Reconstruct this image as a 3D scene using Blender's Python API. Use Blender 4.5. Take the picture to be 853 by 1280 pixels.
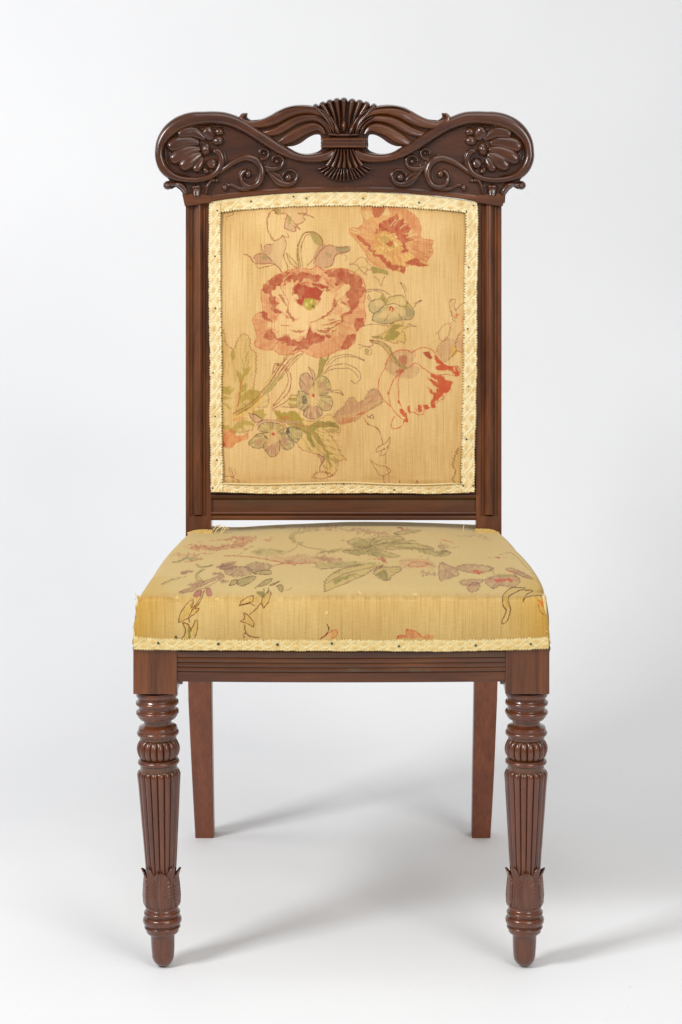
import bpy, math, random
import numpy as np
from mathutils import Vector, Matrix
random.seed(7); rng = np.random.default_rng(7)
D = bpy.data; SC = bpy.context.scene; C = SC.collection
for o in list(D.objects): D.objects.remove(o)

# ------------------------------------------------------------------ camera
CAMH, CAMX, CAMY, FPX = 1.058, 0.0263, -3.0, 3249.0
cam = D.cameras.new('camera'); co = D.objects.new('camera', cam); C.objects.link(co)
co.location = (CAMX, CAMY, CAMH); co.rotation_euler = (math.radians(90), 0, 0)
cam.sensor_fit = 'HORIZONTAL'; cam.sensor_width = 36; cam.lens = 36*FPX/853
cam.shift_x = -(455-426.5)/853; cam.shift_y = -(640-72)/853
cam.clip_start = 0.05; cam.clip_end = 60
SC.camera = co

# ------------------------------------------------------------------ world, lamps, exposure
W = D.worlds.new('World'); SC.world = W; W.use_nodes = True
bg = W.node_tree.nodes['Background']
bg.inputs[0].default_value = (0.985, 0.99, 1.0, 1); bg.inputs[1].default_value = 0.34
def area(name, loc, aim, sx, sy, power, col=(1, 1, 1), spread=180):
    l = D.lights.new(name, 'AREA'); l.shape = 'RECTANGLE'; l.size = sx; l.size_y = sy
    l.energy = power; l.color = col; l.spread = math.radians(spread)
    o = D.objects.new(name, l); C.objects.link(o); o.location = loc
    o.rotation_euler = (Vector(aim)-Vector(loc)).to_track_quat('-Z', 'Y').to_euler()
    return o
area('key_softbox', (-1.6, -1.3, 2.0), (0.15, 0.2, 0.3), 0.62, 0.62, 28, (0.97, 0.985, 1.0), 135)
area('fill_softbox', (1.45, -2.3, 1.9), (0.45, 0.4, 0.15), 1.1, 1.1, 24, (1.0, 0.99, 0.965), 150)
area('added_backdrop_light', (-1.5, 0.3, 1.5), (-0.5, 1.75, 0.6), 0.8, 0.8, 5, (0.98, 0.985, 1.0), 120)  # added lamp out of frame, brightens the left of the sweep
area('added_overhead_light', (0.5, -0.5, 3.0), (0.45, -0.1, 0), 2.0, 2.0, 16, (1, 1, 1), 150)  # unseen panel added above to lift the floor and seat top
vs = SC.view_settings
vs.view_transform = 'Standard'; vs.look = 'None'; vs.exposure = 0.0; vs.gamma = 1; vs.use_curve_mapping = False

# ------------------------------------------------------------------ photograph pixel <-> place
def proj(X, Y, Z):
    s = FPX/(Y-CAMY)
    return 455+(X-CAMX)*s, 72+(CAMH-Z)*s
def at_y(px, py, y):
    s = FPX/(y-CAMY)
    return CAMX+(px-455)/s, y, CAMH-(py-72)/s
RAKE, YB = 0.12, 0.425
def back_y(z): return YB+RAKE*(z-0.43)
def back(px, py, h=0.0):
    """point on the raked plane of the chair back, h metres proud of it (numpy ok)"""
    y = YB+0.0*(np.asarray(px, float)+np.asarray(py, float))
    for _ in range(8):
        s = FPX/(y-h-CAMY); z = CAMH-(py-72)/s; y = back_y(z)
    s = FPX/(y-h-CAMY)
    return CAMX+(px-455)/s, y-h, CAMH-(py-72)/s
def pl(ox, oy, sc=6.007):
    return lambda pts: [(ox+a/sc, oy+b/sc) for a, b in pts]
A6 = pl(190, 110); B6 = pl(310, 110)
CX = 431.0
def mirror(p): return [(2*CX-x, y) for x, y in p]

# ------------------------------------------------------------------ mesh helpers
def link(name, me, mat=None, parent=None, smooth=True):
    o = D.objects.new(name, me); C.objects.link(o)
    if mat: me.materials.append(mat)
    if parent is not None: o.parent = parent
    if smooth: me.polygons.foreach_set('use_smooth', np.ones(len(me.polygons), bool))
    return o
def mesh_from(name, V, F):
    me = D.meshes.new(name); me.from_pydata([tuple(map(float, v)) for v in V], [], F); me.update(); return me
def grid_mesh(name, P, closed_u=False, flip=False):
    """P: (n,m,3) array"""
    n, m = P.shape[:2]
    me = D.meshes.new(name)
    i = np.arange(n-1)[:, None]; j = np.arange(m if closed_u else m-1)[None, :]
    j2 = (j+1) % m
    q = np.stack([i*m+j+0*j, i*m+j2, (i+1)*m+j2, (i+1)*m+j+0*j], -1).reshape(-1, 4)
    if flip: q = q[:, ::-1]
    me.vertices.add(n*m); me.vertices.foreach_set('co', P.reshape(-1).astype(np.float32))
    k = len(q)
    me.loops.add(k*4); me.loops.foreach_set('vertex_index', q.reshape(-1).astype(np.int32))
    me.polygons.add(k); me.polygons.foreach_set('loop_start', (np.arange(k)*4).astype(np.int32))
    me.update(calc_edges=True); me.validate()
    return me
def set_col(me, name, arr):
    a = me.color_attributes.new(name, 'FLOAT_COLOR', 'POINT')
    c = np.ones((len(me.vertices), 4), np.float32); c[:, :arr.shape[1]] = arr
    a.data.foreach_set('color', c.reshape(-1))
def set_float(me, name, arr):
    a = me.attributes.new(name, 'FLOAT', 'POINT'); a.data.foreach_set('value', np.asarray(arr, np.float32).reshape(-1))
def set_uv(me, uv):
    l = me.uv_layers.new(name='UVMap'); idx = np.zeros(len(me.loops), np.int32)
    me.loops.foreach_get('vertex_index', idx)
    l.data.foreach_set('uv', uv[idx].astype(np.float32).reshape(-1))
def catmull(pts, n=None, closed=False, step=None):
    P = np.array(pts, float)
    if closed: Q = np.vstack([P[-1], P, P[0], P[1]])
    else: Q = np.vstack([2*P[0]-P[1], P, 2*P[-1]-P[-2]])
    seg = len(Q)-3; out = []; per = n or 8
    for k in range(seg):
        p0, p1, p2, p3 = Q[k:k+4]
        t = np.linspace(0, 1, per, endpoint=False)[:, None]
        out.append(.5*((2*p1)+(-p0+p2)*t+(2*p0-5*p1+4*p2-p3)*t**2+(-p0+3*p1-3*p2+p3)*t**3))
    R = np.vstack(out)
    if not closed: R = np.vstack([R, P[-1]])
    return R
def resample(P, step):
    d = np.r_[0, np.cumsum(np.linalg.norm(np.diff(P[:, :2], axis=0), axis=1))]
    n = max(3, int(d[-1]/step)+1); t = np.linspace(0, d[-1], n)
    return np.stack([np.interp(t, d, P[:, k]) for k in range(P.shape[1])], 1), t, d[-1]
def box(name, x0, x1, y0, y1, z0, z1, mat, parent, bev=0.0012):
    import bmesh
    bm = bmesh.new(); bmesh.ops.create_cube(bm, size=1)
    for v in bm.verts: v.co = ((x0+x1)/2+v.co.x*(x1-x0), (y0+y1)/2+v.co.y*(y1-y0), (z0+z1)/2+v.co.z*(z1-z0))
    if bev: bmesh.ops.bevel(bm, geom=bm.edges[:], offset=bev, segments=2, affect='EDGES', profile=.6)
    me = D.meshes.new(name); bm.to_mesh(me); bm.free()
    return link(name, me, mat, parent, smooth=False)
def prism(name, rings, mat, parent, smooth=False):
    """rings: list of equally long closed loops of 3-D points, capped at both ends"""
    m = len(rings[0]); V = [p for r in rings for p in r]; F = []
    for i in range(len(rings)-1):
        for j in range(m): F.append((i*m+j, i*m+(j+1) % m, (i+1)*m+(j+1) % m, (i+1)*m+j))
    F.append(tuple(range(m))[::-1]); F.append(tuple(range((len(rings)-1)*m, len(rings)*m)))
    me = mesh_from(name, V, F)
    import bmesh
    bm = bmesh.new(); bm.from_mesh(me); bmesh.ops.recalc_face_normals(bm, faces=bm.faces); bm.to_mesh(me); bm.free()
    return link(name, me, mat, parent, smooth)

# ------------------------------------------------------------------ materials
def nodes(name):
    m = D.materials.new(name); m.use_nodes = True; nt = m.node_tree
    return m, nt, nt.nodes['Principled BSDF'], nt.nodes.new, nt.links.new
def wood(name, scale, light=(0.185, 0.053, 0.0105), dark=(0.060, 0.0145, 0.0032), rough=0.27):
    m, nt, P, N, L = nodes(name)
    tc = N('ShaderNodeTexCoord'); mp = N('ShaderNodeMapping'); mp.inputs['Scale'].default_value = scale
    L(tc.outputs['Object'], mp.inputs[0])
    n1 = N('ShaderNodeTexNoise'); n1.inputs['Scale'].default_value = 1; n1.inputs['Detail'].default_value = 6; n1.inputs['Distortion'].default_value = 0.6
    n2 = N('ShaderNodeTexNoise'); n2.inputs['Scale'].default_value = 7; n2.inputs['Detail'].default_value = 3
    n3 = N('ShaderNodeTexNoise'); n3.inputs['Scale'].default_value = 14; n3.inputs['Detail'].default_value = 3
    L(mp.outputs[0], n1.inputs[0]); L(mp.outputs[0], n2.inputs[0]); L(tc.outputs['Object'], n3.inputs[0])
    r = N('ShaderNodeValToRGB'); r.color_ramp.elements[0].position = .3; r.color_ramp.elements[1].position = .72
    r.color_ramp.elements[0].color = (*dark, 1); r.color_ramp.elements[1].color = (*light, 1)
    L(n1.outputs[0], r.inputs[0])
    mx = N('ShaderNodeMix'); mx.data_type = 'RGBA'; mx.blend_type = 'MULTIPLY'; mx.inputs[0].default_value = .30
    r2 = N('ShaderNodeValToRGB'); r2.color_ramp.elements[0].position = .35; r2.color_ramp.elements[1].position = .6
    r2.color_ramp.elements[0].color = (.35, .32, .3, 1)
    L(n2.outputs[0], r2.inputs[0]); L(r.outputs[0], mx.inputs[6]); L(r2.outputs[0], mx.inputs[7])
    # old wax and dust lodged in the carving
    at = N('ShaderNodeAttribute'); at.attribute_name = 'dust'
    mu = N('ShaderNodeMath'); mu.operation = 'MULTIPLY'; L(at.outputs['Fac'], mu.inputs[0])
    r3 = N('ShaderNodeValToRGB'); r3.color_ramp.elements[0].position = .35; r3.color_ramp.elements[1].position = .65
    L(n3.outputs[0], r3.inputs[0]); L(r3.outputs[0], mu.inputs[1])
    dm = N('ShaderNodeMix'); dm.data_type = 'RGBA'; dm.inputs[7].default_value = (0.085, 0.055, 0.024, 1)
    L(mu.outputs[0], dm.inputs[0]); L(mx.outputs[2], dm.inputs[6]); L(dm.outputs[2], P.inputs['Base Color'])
    rr = N('ShaderNodeMapRange'); rr.inputs['To Min'].default_value = rough-.06; rr.inputs['To Max'].default_value = rough+.14
    L(n3.outputs[0], rr.inputs[0]); L(rr.outputs[0], P.inputs['Roughness'])
    P.inputs['Specular IOR Level'].default_value = .42
    P.inputs['Coat Weight'].default_value = .55 if 'carved' in name or 'turned' in name else .28; P.inputs['Coat Roughness'].default_value = .13 if 'carved' in name else .2
    b = N('ShaderNodeBump'); b.inputs['Strength'].default_value = .12; b.inputs['Distance'].default_value = .0006
    L(n2.outputs[0], b.inputs['Height']); L(b.outputs[0], P.inputs['Normal'])
    return m
wood_v = wood('mahogany_upright', (70, 70, 5))
wood_h = wood('mahogany_crosswise', (5, 70, 70), (0.145, 0.042, 0.0085), (0.050, 0.0125, 0.0030))
wood_carved = wood('mahogany_carved', (9, 40, 45), (0.085, 0.024, 0.0062), (0.038, 0.0095, 0.0030), .22)
wood_wing = wood('mahogany_worn_bright', (9, 60, 45), (0.145, 0.043, 0.0095), (0.065, 0.0165, 0.0040), .24)
wood_leg = wood('mahogany_turned', (55, 55, 7), (0.15, 0.041, 0.0135), (0.080, 0.0205, 0.0072), .22)
wood_rear = wood('mahogany_rear_leg', (40, 40, 9), (0.25, 0.072, 0.027), (0.155, 0.041, 0.0155), .42)
wood_raw = wood('pale_unpolished_wood', (40, 40, 8), (0.36, 0.27, 0.2), (0.28, 0.2, 0.14), .7)

def fabric(name, streak=1.0):
    m, nt, P, N, L = nodes(name)
    at = N('ShaderNodeAttribute'); at.attribute_name = 'print'
    uv = N('ShaderNodeUVMap')
    def noise(sx, sy, det=2):
        mp = N('ShaderNodeMapping'); mp.inputs['Scale'].default_value = (sx, sy, 1); L(uv.outputs[0], mp.inputs[0])
        n = N('ShaderNodeTexNoise'); n.inputs['Scale'].default_value = 1; n.inputs['Detail'].default_value = det; L(mp.outputs[0], n.inputs[0]); return n
    a = noise(1150, 24, 3); b = noise(90, 1100, 2); c = noise(14, 9, 4); d = noise(480, 10, 2)
    def mul(colin, n, lo, hi, lc, hc=(1, 1, 1), f=1):
        r = N('ShaderNodeValToRGB'); r.color_ramp.elements[0].position = lo; r.color_ramp.elements[1].position = hi
        r.color_ramp.elements[0].color = (*lc, 1); r.color_ramp.elements[1].color = (*hc, 1)
        L(n.outputs[0], r.inputs[0])
        x = N('ShaderNodeMix'); x.data_type = 'RGBA'; x.blend_type = 'MULTIPLY'; x.inputs[0].default_value = f
        if lc[2] < .7:
            ff = N('ShaderNodeMath'); ff.operation = 'MULTIPLY'; ff.inputs[1].default_value = f; L(inv.outputs[0], ff.inputs[0]); L(ff.outputs[0], x.inputs[0])
        L(colin, x.inputs[6]); L(r.outputs[0], x.inputs[7]); return x.outputs[2]
    pa = N('ShaderNodeAttribute'); pa.attribute_name = 'plain'; inv = N('ShaderNodeMath'); inv.operation = 'SUBTRACT'; inv.inputs[0].default_value = 1; L(pa.outputs['Fac'], inv.inputs[1])
    o = mul(at.outputs['Color'], a, .34, .6, (.84, .76, .62), f=.7*streak)
    o = mul(o, d, .30, .5, (.86, .77, .62), f=.7*streak)
    o = mul(o, b, .35, .65, (.88, .84, .76), f=.6)
    o = mul(o, c, .3, .7, (.84, .77, .66), f=.95)
    L(o, P.inputs['Base Color'])
    P.inputs['Roughness'].default_value = .85; P.inputs['Specular IOR Level'].default_value = .2
    P.inputs['Sheen Weight'].default_value = .08
    ad = N('ShaderNodeMath'); L(a.outputs[0], ad.inputs[0]); L(b.outputs[0], ad.inputs[1])
    bp = N('ShaderNodeBump'); bp.inputs['Strength'].default_value = .35; bp.inputs['Distance'].default_value = .0005
    L(ad.outputs[0], bp.inputs['Height']); L(bp.outputs[0], P.inputs['Normal'])
    return m
fab = fabric('printed_linen')
def braidmat():
    m, nt, P, N, L = nodes('woven_braid')
    at = N('ShaderNodeAttribute'); at.attribute_name = 'print'
    tc = N('ShaderNodeTexCoord')
    n = N('ShaderNodeTexNoise'); n.inputs['Scale'].default_value = 1100; n.inputs['Detail'].default_value = 2; L(tc.outputs['Object'], n.inputs[0])
    r = N('ShaderNodeValToRGB'); r.color_ramp.elements[0].position = .35; r.color_ramp.elements[1].position = .6
    r.color_ramp.elements[0].color = (.80, .76, .66, 1); L(n.outputs[0], r.inputs[0])
    x = N('ShaderNodeMix'); x.data_type = 'RGBA'; x.blend_type = 'MULTIPLY'; x.inputs[0].default_value = .8
    L(at.outputs['Color'], x.inputs[6]); L(r.outputs[0], x.inputs[7]); L(x.outputs[2], P.inputs['Base Color'])
    P.inputs['Roughness'].default_value = .8; P.inputs['Specular IOR Level'].default_value = .2
    bp = N('ShaderNodeBump'); bp.inputs['Strength'].default_value = .5; bp.inputs['Distance'].default_value = .0005
    L(n.outputs[0], bp.inputs['Height']); L(bp.outputs[0], P.inputs['Normal'])
    return m
braid_m = braidmat()
tack_m, nt, P_, N_, L_ = nodes('darkened_iron')
tn = N_('ShaderNodeTexNoise'); tn.inputs['Scale'].default_value = 900; tr = N_('ShaderNodeValToRGB')
tr.color_ramp.elements[0].color = (.012, .012, .010, 1); tr.color_ramp.elements[1].color = (.05, .055, .04, 1)
L_(tn.outputs[0], tr.inputs[0]); L_(tr.outputs[0], P_.inputs['Base Color']); P_.inputs['Roughness'].default_value = .6
thread_m, nt, P_, N_, L_ = nodes('frayed_thread')
tn = N_('ShaderNodeTexNoise'); tn.inputs['Scale'].default_value = 300; tr = N_('ShaderNodeValToRGB')
tr.color_ramp.elements[0].color = (.55, .38, .13, 1); tr.color_ramp.elements[1].color = (.78, .66, .36, 1)
L_(tn.outputs[0], tr.inputs[0]); L_(tr.outputs[0], P_.inputs['Base Color']); P_.inputs['Roughness'].default_value = .9

# ------------------------------------------------------------------ backdrop: one seamless sweep of white paper
m_bd, nt, P_, N_, L_ = nodes('white_paper')
tc = N_('ShaderNodeTexCoord')
n = N_('ShaderNodeTexNoise'); n.inputs['Scale'].default_value = 2.2; n.inputs['Detail'].default_value = 5; L_(tc.outputs['Object'], n.inputs[0])
r = N_('ShaderNodeValToRGB'); r.color_ramp.elements[0].color = (.775, .775, .78, 1); r.color_ramp.elements[1].color = (.81, .81, .812, 1)
r.color_ramp.elements[0].position = .3; r.color_ramp.elements[1].position = .7; L_(n.outputs[0], r.inputs[0])
v = N_('ShaderNodeTexVoronoi'); v.inputs['Scale'].default_value = 55; L_(tc.outputs['Object'], v.inputs[0])
lt = N_('ShaderNodeMapRange'); lt.inputs['From Min'].default_value = .03; lt.inputs['From Max'].default_value = .075
lt.inputs['To Min'].default_value = 1; lt.inputs['To Max'].default_value = 0; L_(v.outputs['Distance'], lt.inputs[0])
n2 = N_('ShaderNodeTexNoise'); n2.inputs['Scale'].default_value = 9; n2.inputs['Detail'].default_value = 3; L_(tc.outputs['Object'], n2.inputs[0])
g = N_('ShaderNodeMapRange'); g.inputs['From Min'].default_value = .5; g.inputs['From Max'].default_value = .7; L_(n2.outputs[0], g.inputs[0])
sx = N_('ShaderNodeSeparateXYZ'); L_(tc.outputs['Object'], sx.inputs[0])
fz = N_('ShaderNodeMapRange'); fz.inputs['From Min'].default_value = 0.002; fz.inputs['From Max'].default_value = .03; fz.inputs['To Min'].default_value = .85; fz.inputs['To Max'].default_value = 0
L_(sx.outputs[2], fz.inputs[0])
mm = N_('ShaderNodeMath'); mm.operation = 'MULTIPLY'; L_(lt.outputs[0], mm.inputs[0]); L_(g.outputs[0], mm.inputs[1])
mm2 = N_('ShaderNodeMath'); mm2.operation = 'MULTIPLY'; L_(mm.outputs[0], mm2.inputs[0]); L_(fz.outputs[0], mm2.inputs[1])
x = N_('ShaderNodeMix'); x.data_type = 'RGBA'; x.inputs[7].default_value = (.36, .31, .22, 1)
L_(mm2.outputs[0], x.inputs[0]); L_(r.outputs[0], x.inputs[6]); L_(x.outputs[2], P_.inputs['Base Color'])
P_.inputs['Roughness'].default_value = .75; P_.inputs['Specular IOR Level'].default_value = .25
prof = [(-4.2, 0), (-2, 0), (0.0, 0), (0.75, 0)]
YS, RS = 1.0, 0.75
for k in range(25):
    a = k/24*math.pi/2; prof.append((YS+RS*math.sin(a), RS-RS*math.cos(a)))
prof += [(YS+RS, 1.5), (YS+RS, 2.6), (YS+RS, 3.6)]
xs = np.linspace(-3.2, 3.2, 17)
P = np.array([[(x, y, z) for x in xs] for y, z in prof])
o = link('backdrop', grid_mesh('backdrop', P), m_bd)
o['kind'] = 'structure'; o['label'] = 'seamless white paper sweep forming floor and background'

# ------------------------------------------------------------------ the chair
chair = D.objects.new('dining_chair', None); C.objects.link(chair)
chair['label'] = 'antique carved mahogany side chair with faded floral linen back and seat'
chair['category'] = 'chair'

# ---- value noise on arrays
_T = rng.random((257, 257))
def vnoise(x, y):
    x = np.asarray(x, float); y = np.asarray(y, float)
    xi = np.floor(x).astype(int); yi = np.floor(y).astype(int); fx = x-xi; fy = y-yi
    fx = fx*fx*(3-2*fx); fy = fy*fy*(3-2*fy); xi %= 256; yi %= 256
    a = _T[xi, yi]; b = _T[xi+1, yi]; c = _T[xi, yi+1]; d = _T[xi+1, yi+1]
    return (a*(1-fx)+b*fx)*(1-fy)+(c*(1-fx)+d*fx)*fy*1.0
# ---- printing on a point cloud
def lin(c): c = np.array(c, float)/255; return np.where(c <= .04045, c/12.92, ((c+.055)/1.055)**2.4)
def ext(P): return float((P.max(0)-P.min(0)).min())
class Print:
    def __init__(s, px, py, base):
        s.x = px; s.y = py; s.c = np.tile(lin(base), (len(px), 1))
        s.wx = (vnoise(px*.45, py*.45)-.5)*1.8+(vnoise(px*.15+9, py*.15)-.5)*1.5; s.wy = (vnoise(px*.45+40, py*.45+9)-.5)*1.8+(vnoise(px*.15, py*.15+70)-.5)*1.5
    def _sel(s, P, m):
        x0, y0 = P.min(0)-m; x1, y1 = P.max(0)+m
        return np.nonzero((s.x > x0) & (s.x < x1) & (s.y > y0) & (s.y < y1))[0]
    def _dist(s, X, Y, P, closed):
        a = P; b = np.roll(P, -1, 0)
        if not closed: a = P[:-1]; b = P[1:]
        d = np.full(len(X), 1e9); ins = np.zeros(len(X), bool)
        for (ax, ay), (bx, by) in zip(a, b):
            ex, ey = bx-ax, by-ay; L2 = ex*ex+ey*ey+1e-9
            t = np.clip(((X-ax)*ex+(Y-ay)*ey)/L2, 0, 1)
            d = np.minimum(d, (X-ax-t*ex)**2+(Y-ay-t*ey)**2)
            if closed:
                c = (ay > Y) != (by > Y)
                with np.errstate(divide='ignore', invalid='ignore'): ins ^= c & (X < ex*(Y-ay)/(ey if ey else 1e-9)+ax)
        return np.sqrt(d), ins
    def blend(s, i, a, col):
        a = np.clip(a, 0, 1)[:, None]; s.c[i] = s.c[i]*(1-a)+np.array(col)*a
    def fill(s, pts, col, a=1, soft=.45, smooth=True, wob=1, fr=None, mot=.0, hat=None):
        """fr=(cx,cy,amp,freq): edges frayed along rays from a centre"""
        P = catmull(pts, 4, True) if smooth else np.array(pts, float)
        i = s._sel(P, 6)
        if not len(i): return
        X = s.x[i]+wob*s.wx[i]; Y = s.y[i]+wob*s.wy[i]
        if fr:
            cx, cy, amp, f = fr; dx = s.x[i]-cx; dy = s.y[i]-cy; r = np.hypot(dx, dy)+1e-6; th = np.arctan2(dy, dx)
            q = (vnoise(th*f+60, r*.03)**1.5-.35)*2*amp; X = X+dx/r*q; Y = Y+dy/r*q
        d, ins = s._dist(X, Y, P, True); sd = np.where(ins, d, -d)
        al = np.clip(.5+sd/(2*soft), 0, 1)*a
        al = al*(1-(mot+.12)*vnoise(s.x[i]*.3+7, s.y[i]*.22))
        if hat:
            gx = s.x[i]-hat[0]; gy = s.y[i]-hat[1]; th = np.arctan2(gy, gx); r = np.hypot(gx, gy)
            al = al*np.clip((vnoise(th*hat[2]+11, r*.10+hat[0])-(hat[3] if len(hat) > 3 else .5))*6, 0, 1)
        s.blend(i, al, lin(col))
        if a > .5 and not hat and tuple(col) in (GRN, LIL, BLU, RED, MID):
            ed = np.clip(1-np.abs(sd-.1)/.45, 0, 1)*(vnoise(s.x[i]*.5+3, s.y[i]*.5+8) > .42)
            s.blend(i, ed*.38, lin(tuple(q*.62 for q in col)))
        if mot > .1 and ext(P) > 9:
            gx = s.x[i]-P[:, 0].mean(); gy = s.y[i]-P[:, 1].mean(); th = np.arctan2(gy, gx); r = np.hypot(gx, gy)
            k = vnoise(th*9+30, r*.12+5); k2 = np.clip((k-.55)*4, 0, 1)*np.clip(1-np.where(ins, d, 9)/(.30*ext(P)), 0, 1)*ins
            s.blend(i, k2*.38*a, lin(tuple(q*.84 for q in col))); k3 = np.clip((.42-k)*4, 0, 1)*ins*np.clip(1-d/(.35*ext(P)), 0, 1)
            s.blend(i, k3*.25*a, lin((219, 188, 128)))
    def line(s, pts, col=(150, 72, 58), w=.42, a=.75, smooth=True, closed=False, dash=0, wob=.5):
        P = catmull(pts, 5, closed) if smooth and len(pts) > 2 else np.array(pts, float)
        i = s._sel(P, 3)
        if not len(i): return
        d, _ = s._dist(s.x[i]+wob*s.wx[i], s.y[i]+wob*s.wy[i], P, closed)
        al = np.clip((w+.42-d)/.6, 0, 1)*a*(.55+.9*vnoise(s.x[i]*.6, s.y[i]*.6))
        if dash: al = al*(vnoise(s.x[i]*dash, s.y[i]*dash) > .42)
        s.blend(i, al, lin(col))
    def serrate(s, pts, amp=1.0, per=3.0, closed=True):
        P = catmull(pts, 10, closed); P, t, L = resample(np.vstack([P, P[:1]]) if closed else P, 1.0)
        T = np.gradient(P, axis=0); T /= np.linalg.norm(T, axis=1)[:, None]+1e-9
        k = ((t/per) % 1)-.5
        am = 1.7*amp*(.6+.8*vnoise(t*.2, t*0))
        return P+np.stack([-T[:, 1], T[:, 0]], 1)*(k*am)[:, None]

RED, MID, PCH, GRN, DGRN, LIL, BLU, OUT, PUR = (172, 70, 50), (200, 122, 84), (214, 158, 102), (152, 138, 70), (128, 118, 62), (192, 146, 116), (156, 146, 102), (146, 62, 50), (108, 56, 56)
BASE = (222, 190, 135)

def paint_back(p):
    r3 = pl(255, 235); r4 = pl(310, 320); r5 = pl(425, 235); r6 = pl(455, 340); r7 = pl(455, 440); r8 = pl(340, 440); r9 = pl(255, 410, 5.95)
    f, l = p.fill, p.line
    # thin drooping bluebells above the peony
    l(r3([(525, 390), (490, 330), (470, 260), (485, 200), (520, 165)])); l(r3([(512, 385), (480, 330), (478, 240), (500, 190)]), a=.5)
    f(r3([(520, 150), (600, 140), (700, 125), (770, 130), (775, 180), (740, 210), (755, 240), (700, 275), (690, 300), (640, 190), (560, 195)]), LIL, .3)
    f(r3([(520, 150), (565, 155), (570, 185), (530, 190)]), GRN, .7)
    l(r3([(520, 165), (560, 195), (620, 190), (660, 240), (700, 275), (760, 240), (745, 215), (775, 180), (765, 125)]), OUT)
    f(r3([(625, 200), (655, 230), (650, 270), (690, 300), (680, 325), (610, 305), (610, 270)]), LIL, .55); l(r3([(625, 200), (608, 270), (612, 305), (680, 325), (690, 300), (650, 260)]))
    f(r3([(630, 200), (655, 225), (640, 280)]), GRN, .55)
    l(r3([(705, 190), (760, 190), (825, 225), (780, 205), (720, 195)])); l(r3([(690, 285), (725, 312), (700, 280)]))
    l(r3([(175, 240), (170, 215), (215, 200), (222, 185)]), a=.6)
    f(r3([(455, 440), (480, 425), (510, 425), (530, 395), (590, 360), (620, 420), (610, 500), (590, 560), (585, 625), (520, 560), (480, 500)]), LIL, .3)
    l(r3([(525, 395), (570, 380), (590, 355), (622, 420), (600, 500), (625, 580), (632, 610)])); l(r3([(590, 355), (640, 370), (620, 330)]), a=.5)
    f(r3([(375, 520), (430, 490), (470, 500), (510, 550), (460, 570), (400, 560)]), LIL, .8); f(r3([(445, 505), (480, 510), (475, 540), (445, 530)]), BLU, .7)
    f(r3([(455, 440), (500, 425), (515, 440), (500, 500), (460, 480)]), LIL, .6)
    l(r3([(300, 495), (340, 510), (380, 560), (440, 570), (510, 565), (560, 600), (590, 630)])); l(r3([(375, 530), (385, 505), (430, 490), (470, 495)])); l(r3([(385, 560), (405, 600), (460, 590), (530, 575)]))
    l(r3([(430, 420), (440, 470), (455, 480)])); l(r3([(455, 440), (475, 422), (515, 425)]), OUT); l(r3([(470, 500), (520, 560), (590, 628)]))
    l(r3([(620, 490), (670, 540), (715, 600)]), w=.8, col=GRN, a=.6); l(r3([(620, 490), (650, 560), (700, 600)]))
    l(r3([(730, 590), (710, 500), (715, 420), (750, 345), (800, 330), (853, 350), (890, 400)]), GRN, 1.0, .7)
    l(r3([(745, 585), (730, 500), (735, 420), (765, 360), (800, 345)])); l(r3([(715, 595), (700, 480), (720, 390), (770, 335), (830, 330), (880, 370), (895, 430), (870, 480), (780, 580)]))
    f(r3([(800, 335), (850, 360), (890, 420), (880, 440), (820, 390)]), GRN, .7)
    f([(392, 328), (398, 308), (408, 306), (425, 309), (434, 307), (437, 312), (428, 318), (420, 318), (416, 332), (400, 334)], LIL, .75)
    f([(420, 309), (432, 307), (437, 311), (426, 316)], BLU, .8); f([(407, 316), (413, 316), (413, 322)], BLU, .6)
    l([(392, 328), (402, 312), (412, 306), (425, 309), (437, 308), (436, 314), (420, 318), (414, 332), (404, 335), (395, 333)]); l([(431, 318), (434, 322), (432, 326)], a=.5)
    # peony
    out = r4([(110, 240), (150, 190), (200, 150), (270, 120), (330, 100), (400, 90), (480, 97), (515, 72), (560, 100), (600, 104), (680, 92), (760, 105), (830, 140), (870, 180), (885, 260), (875, 380), (885, 450), (870, 520), (820, 560), (805, 640), (740, 695), (670, 712), (600, 742), (530, 765), (450, 735), (400, 712), (340, 735), (240, 740), (190, 700), (130, 706), (60, 680), (55, 640), (70, 600), (50, 540), (35, 470), (80, 425), (112, 410), (103, 330), (100, 270)])
    cen = r4([(462, 385)])[0]; FR = (*cen, 3.2, 13); FR2 = (*cen, 3.0, 14)
    f(out, (220, 168, 120), .9, mot=.08)
    for q in ([(115, 300), (150, 300), (190, 420), (230, 480), (180, 480), (130, 400)], [(60, 480), (120, 480), (140, 560), (90, 600), (60, 560)], [(90, 660), (180, 640), (160, 700), (110, 700)], [(210, 650), (320, 670), (350, 720), (240, 730)],
              [(300, 120), (420, 95), (500, 110), (420, 130), (320, 160)], [(590, 150), (650, 190), (640, 250), (600, 200)], [(560, 640), (680, 600), (760, 590), (700, 690), (600, 740), (520, 760), (460, 700)], [(790, 390), (860, 400), (860, 470), (780, 520), (740, 560)],
              [(350, 240), (440, 180), (520, 190), (580, 240), (480, 210), (400, 240)], [(690, 330), (740, 370), (730, 410), (700, 380)]):
        f(r4(q), MID, .38, soft=1.2, fr=FR)
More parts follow.
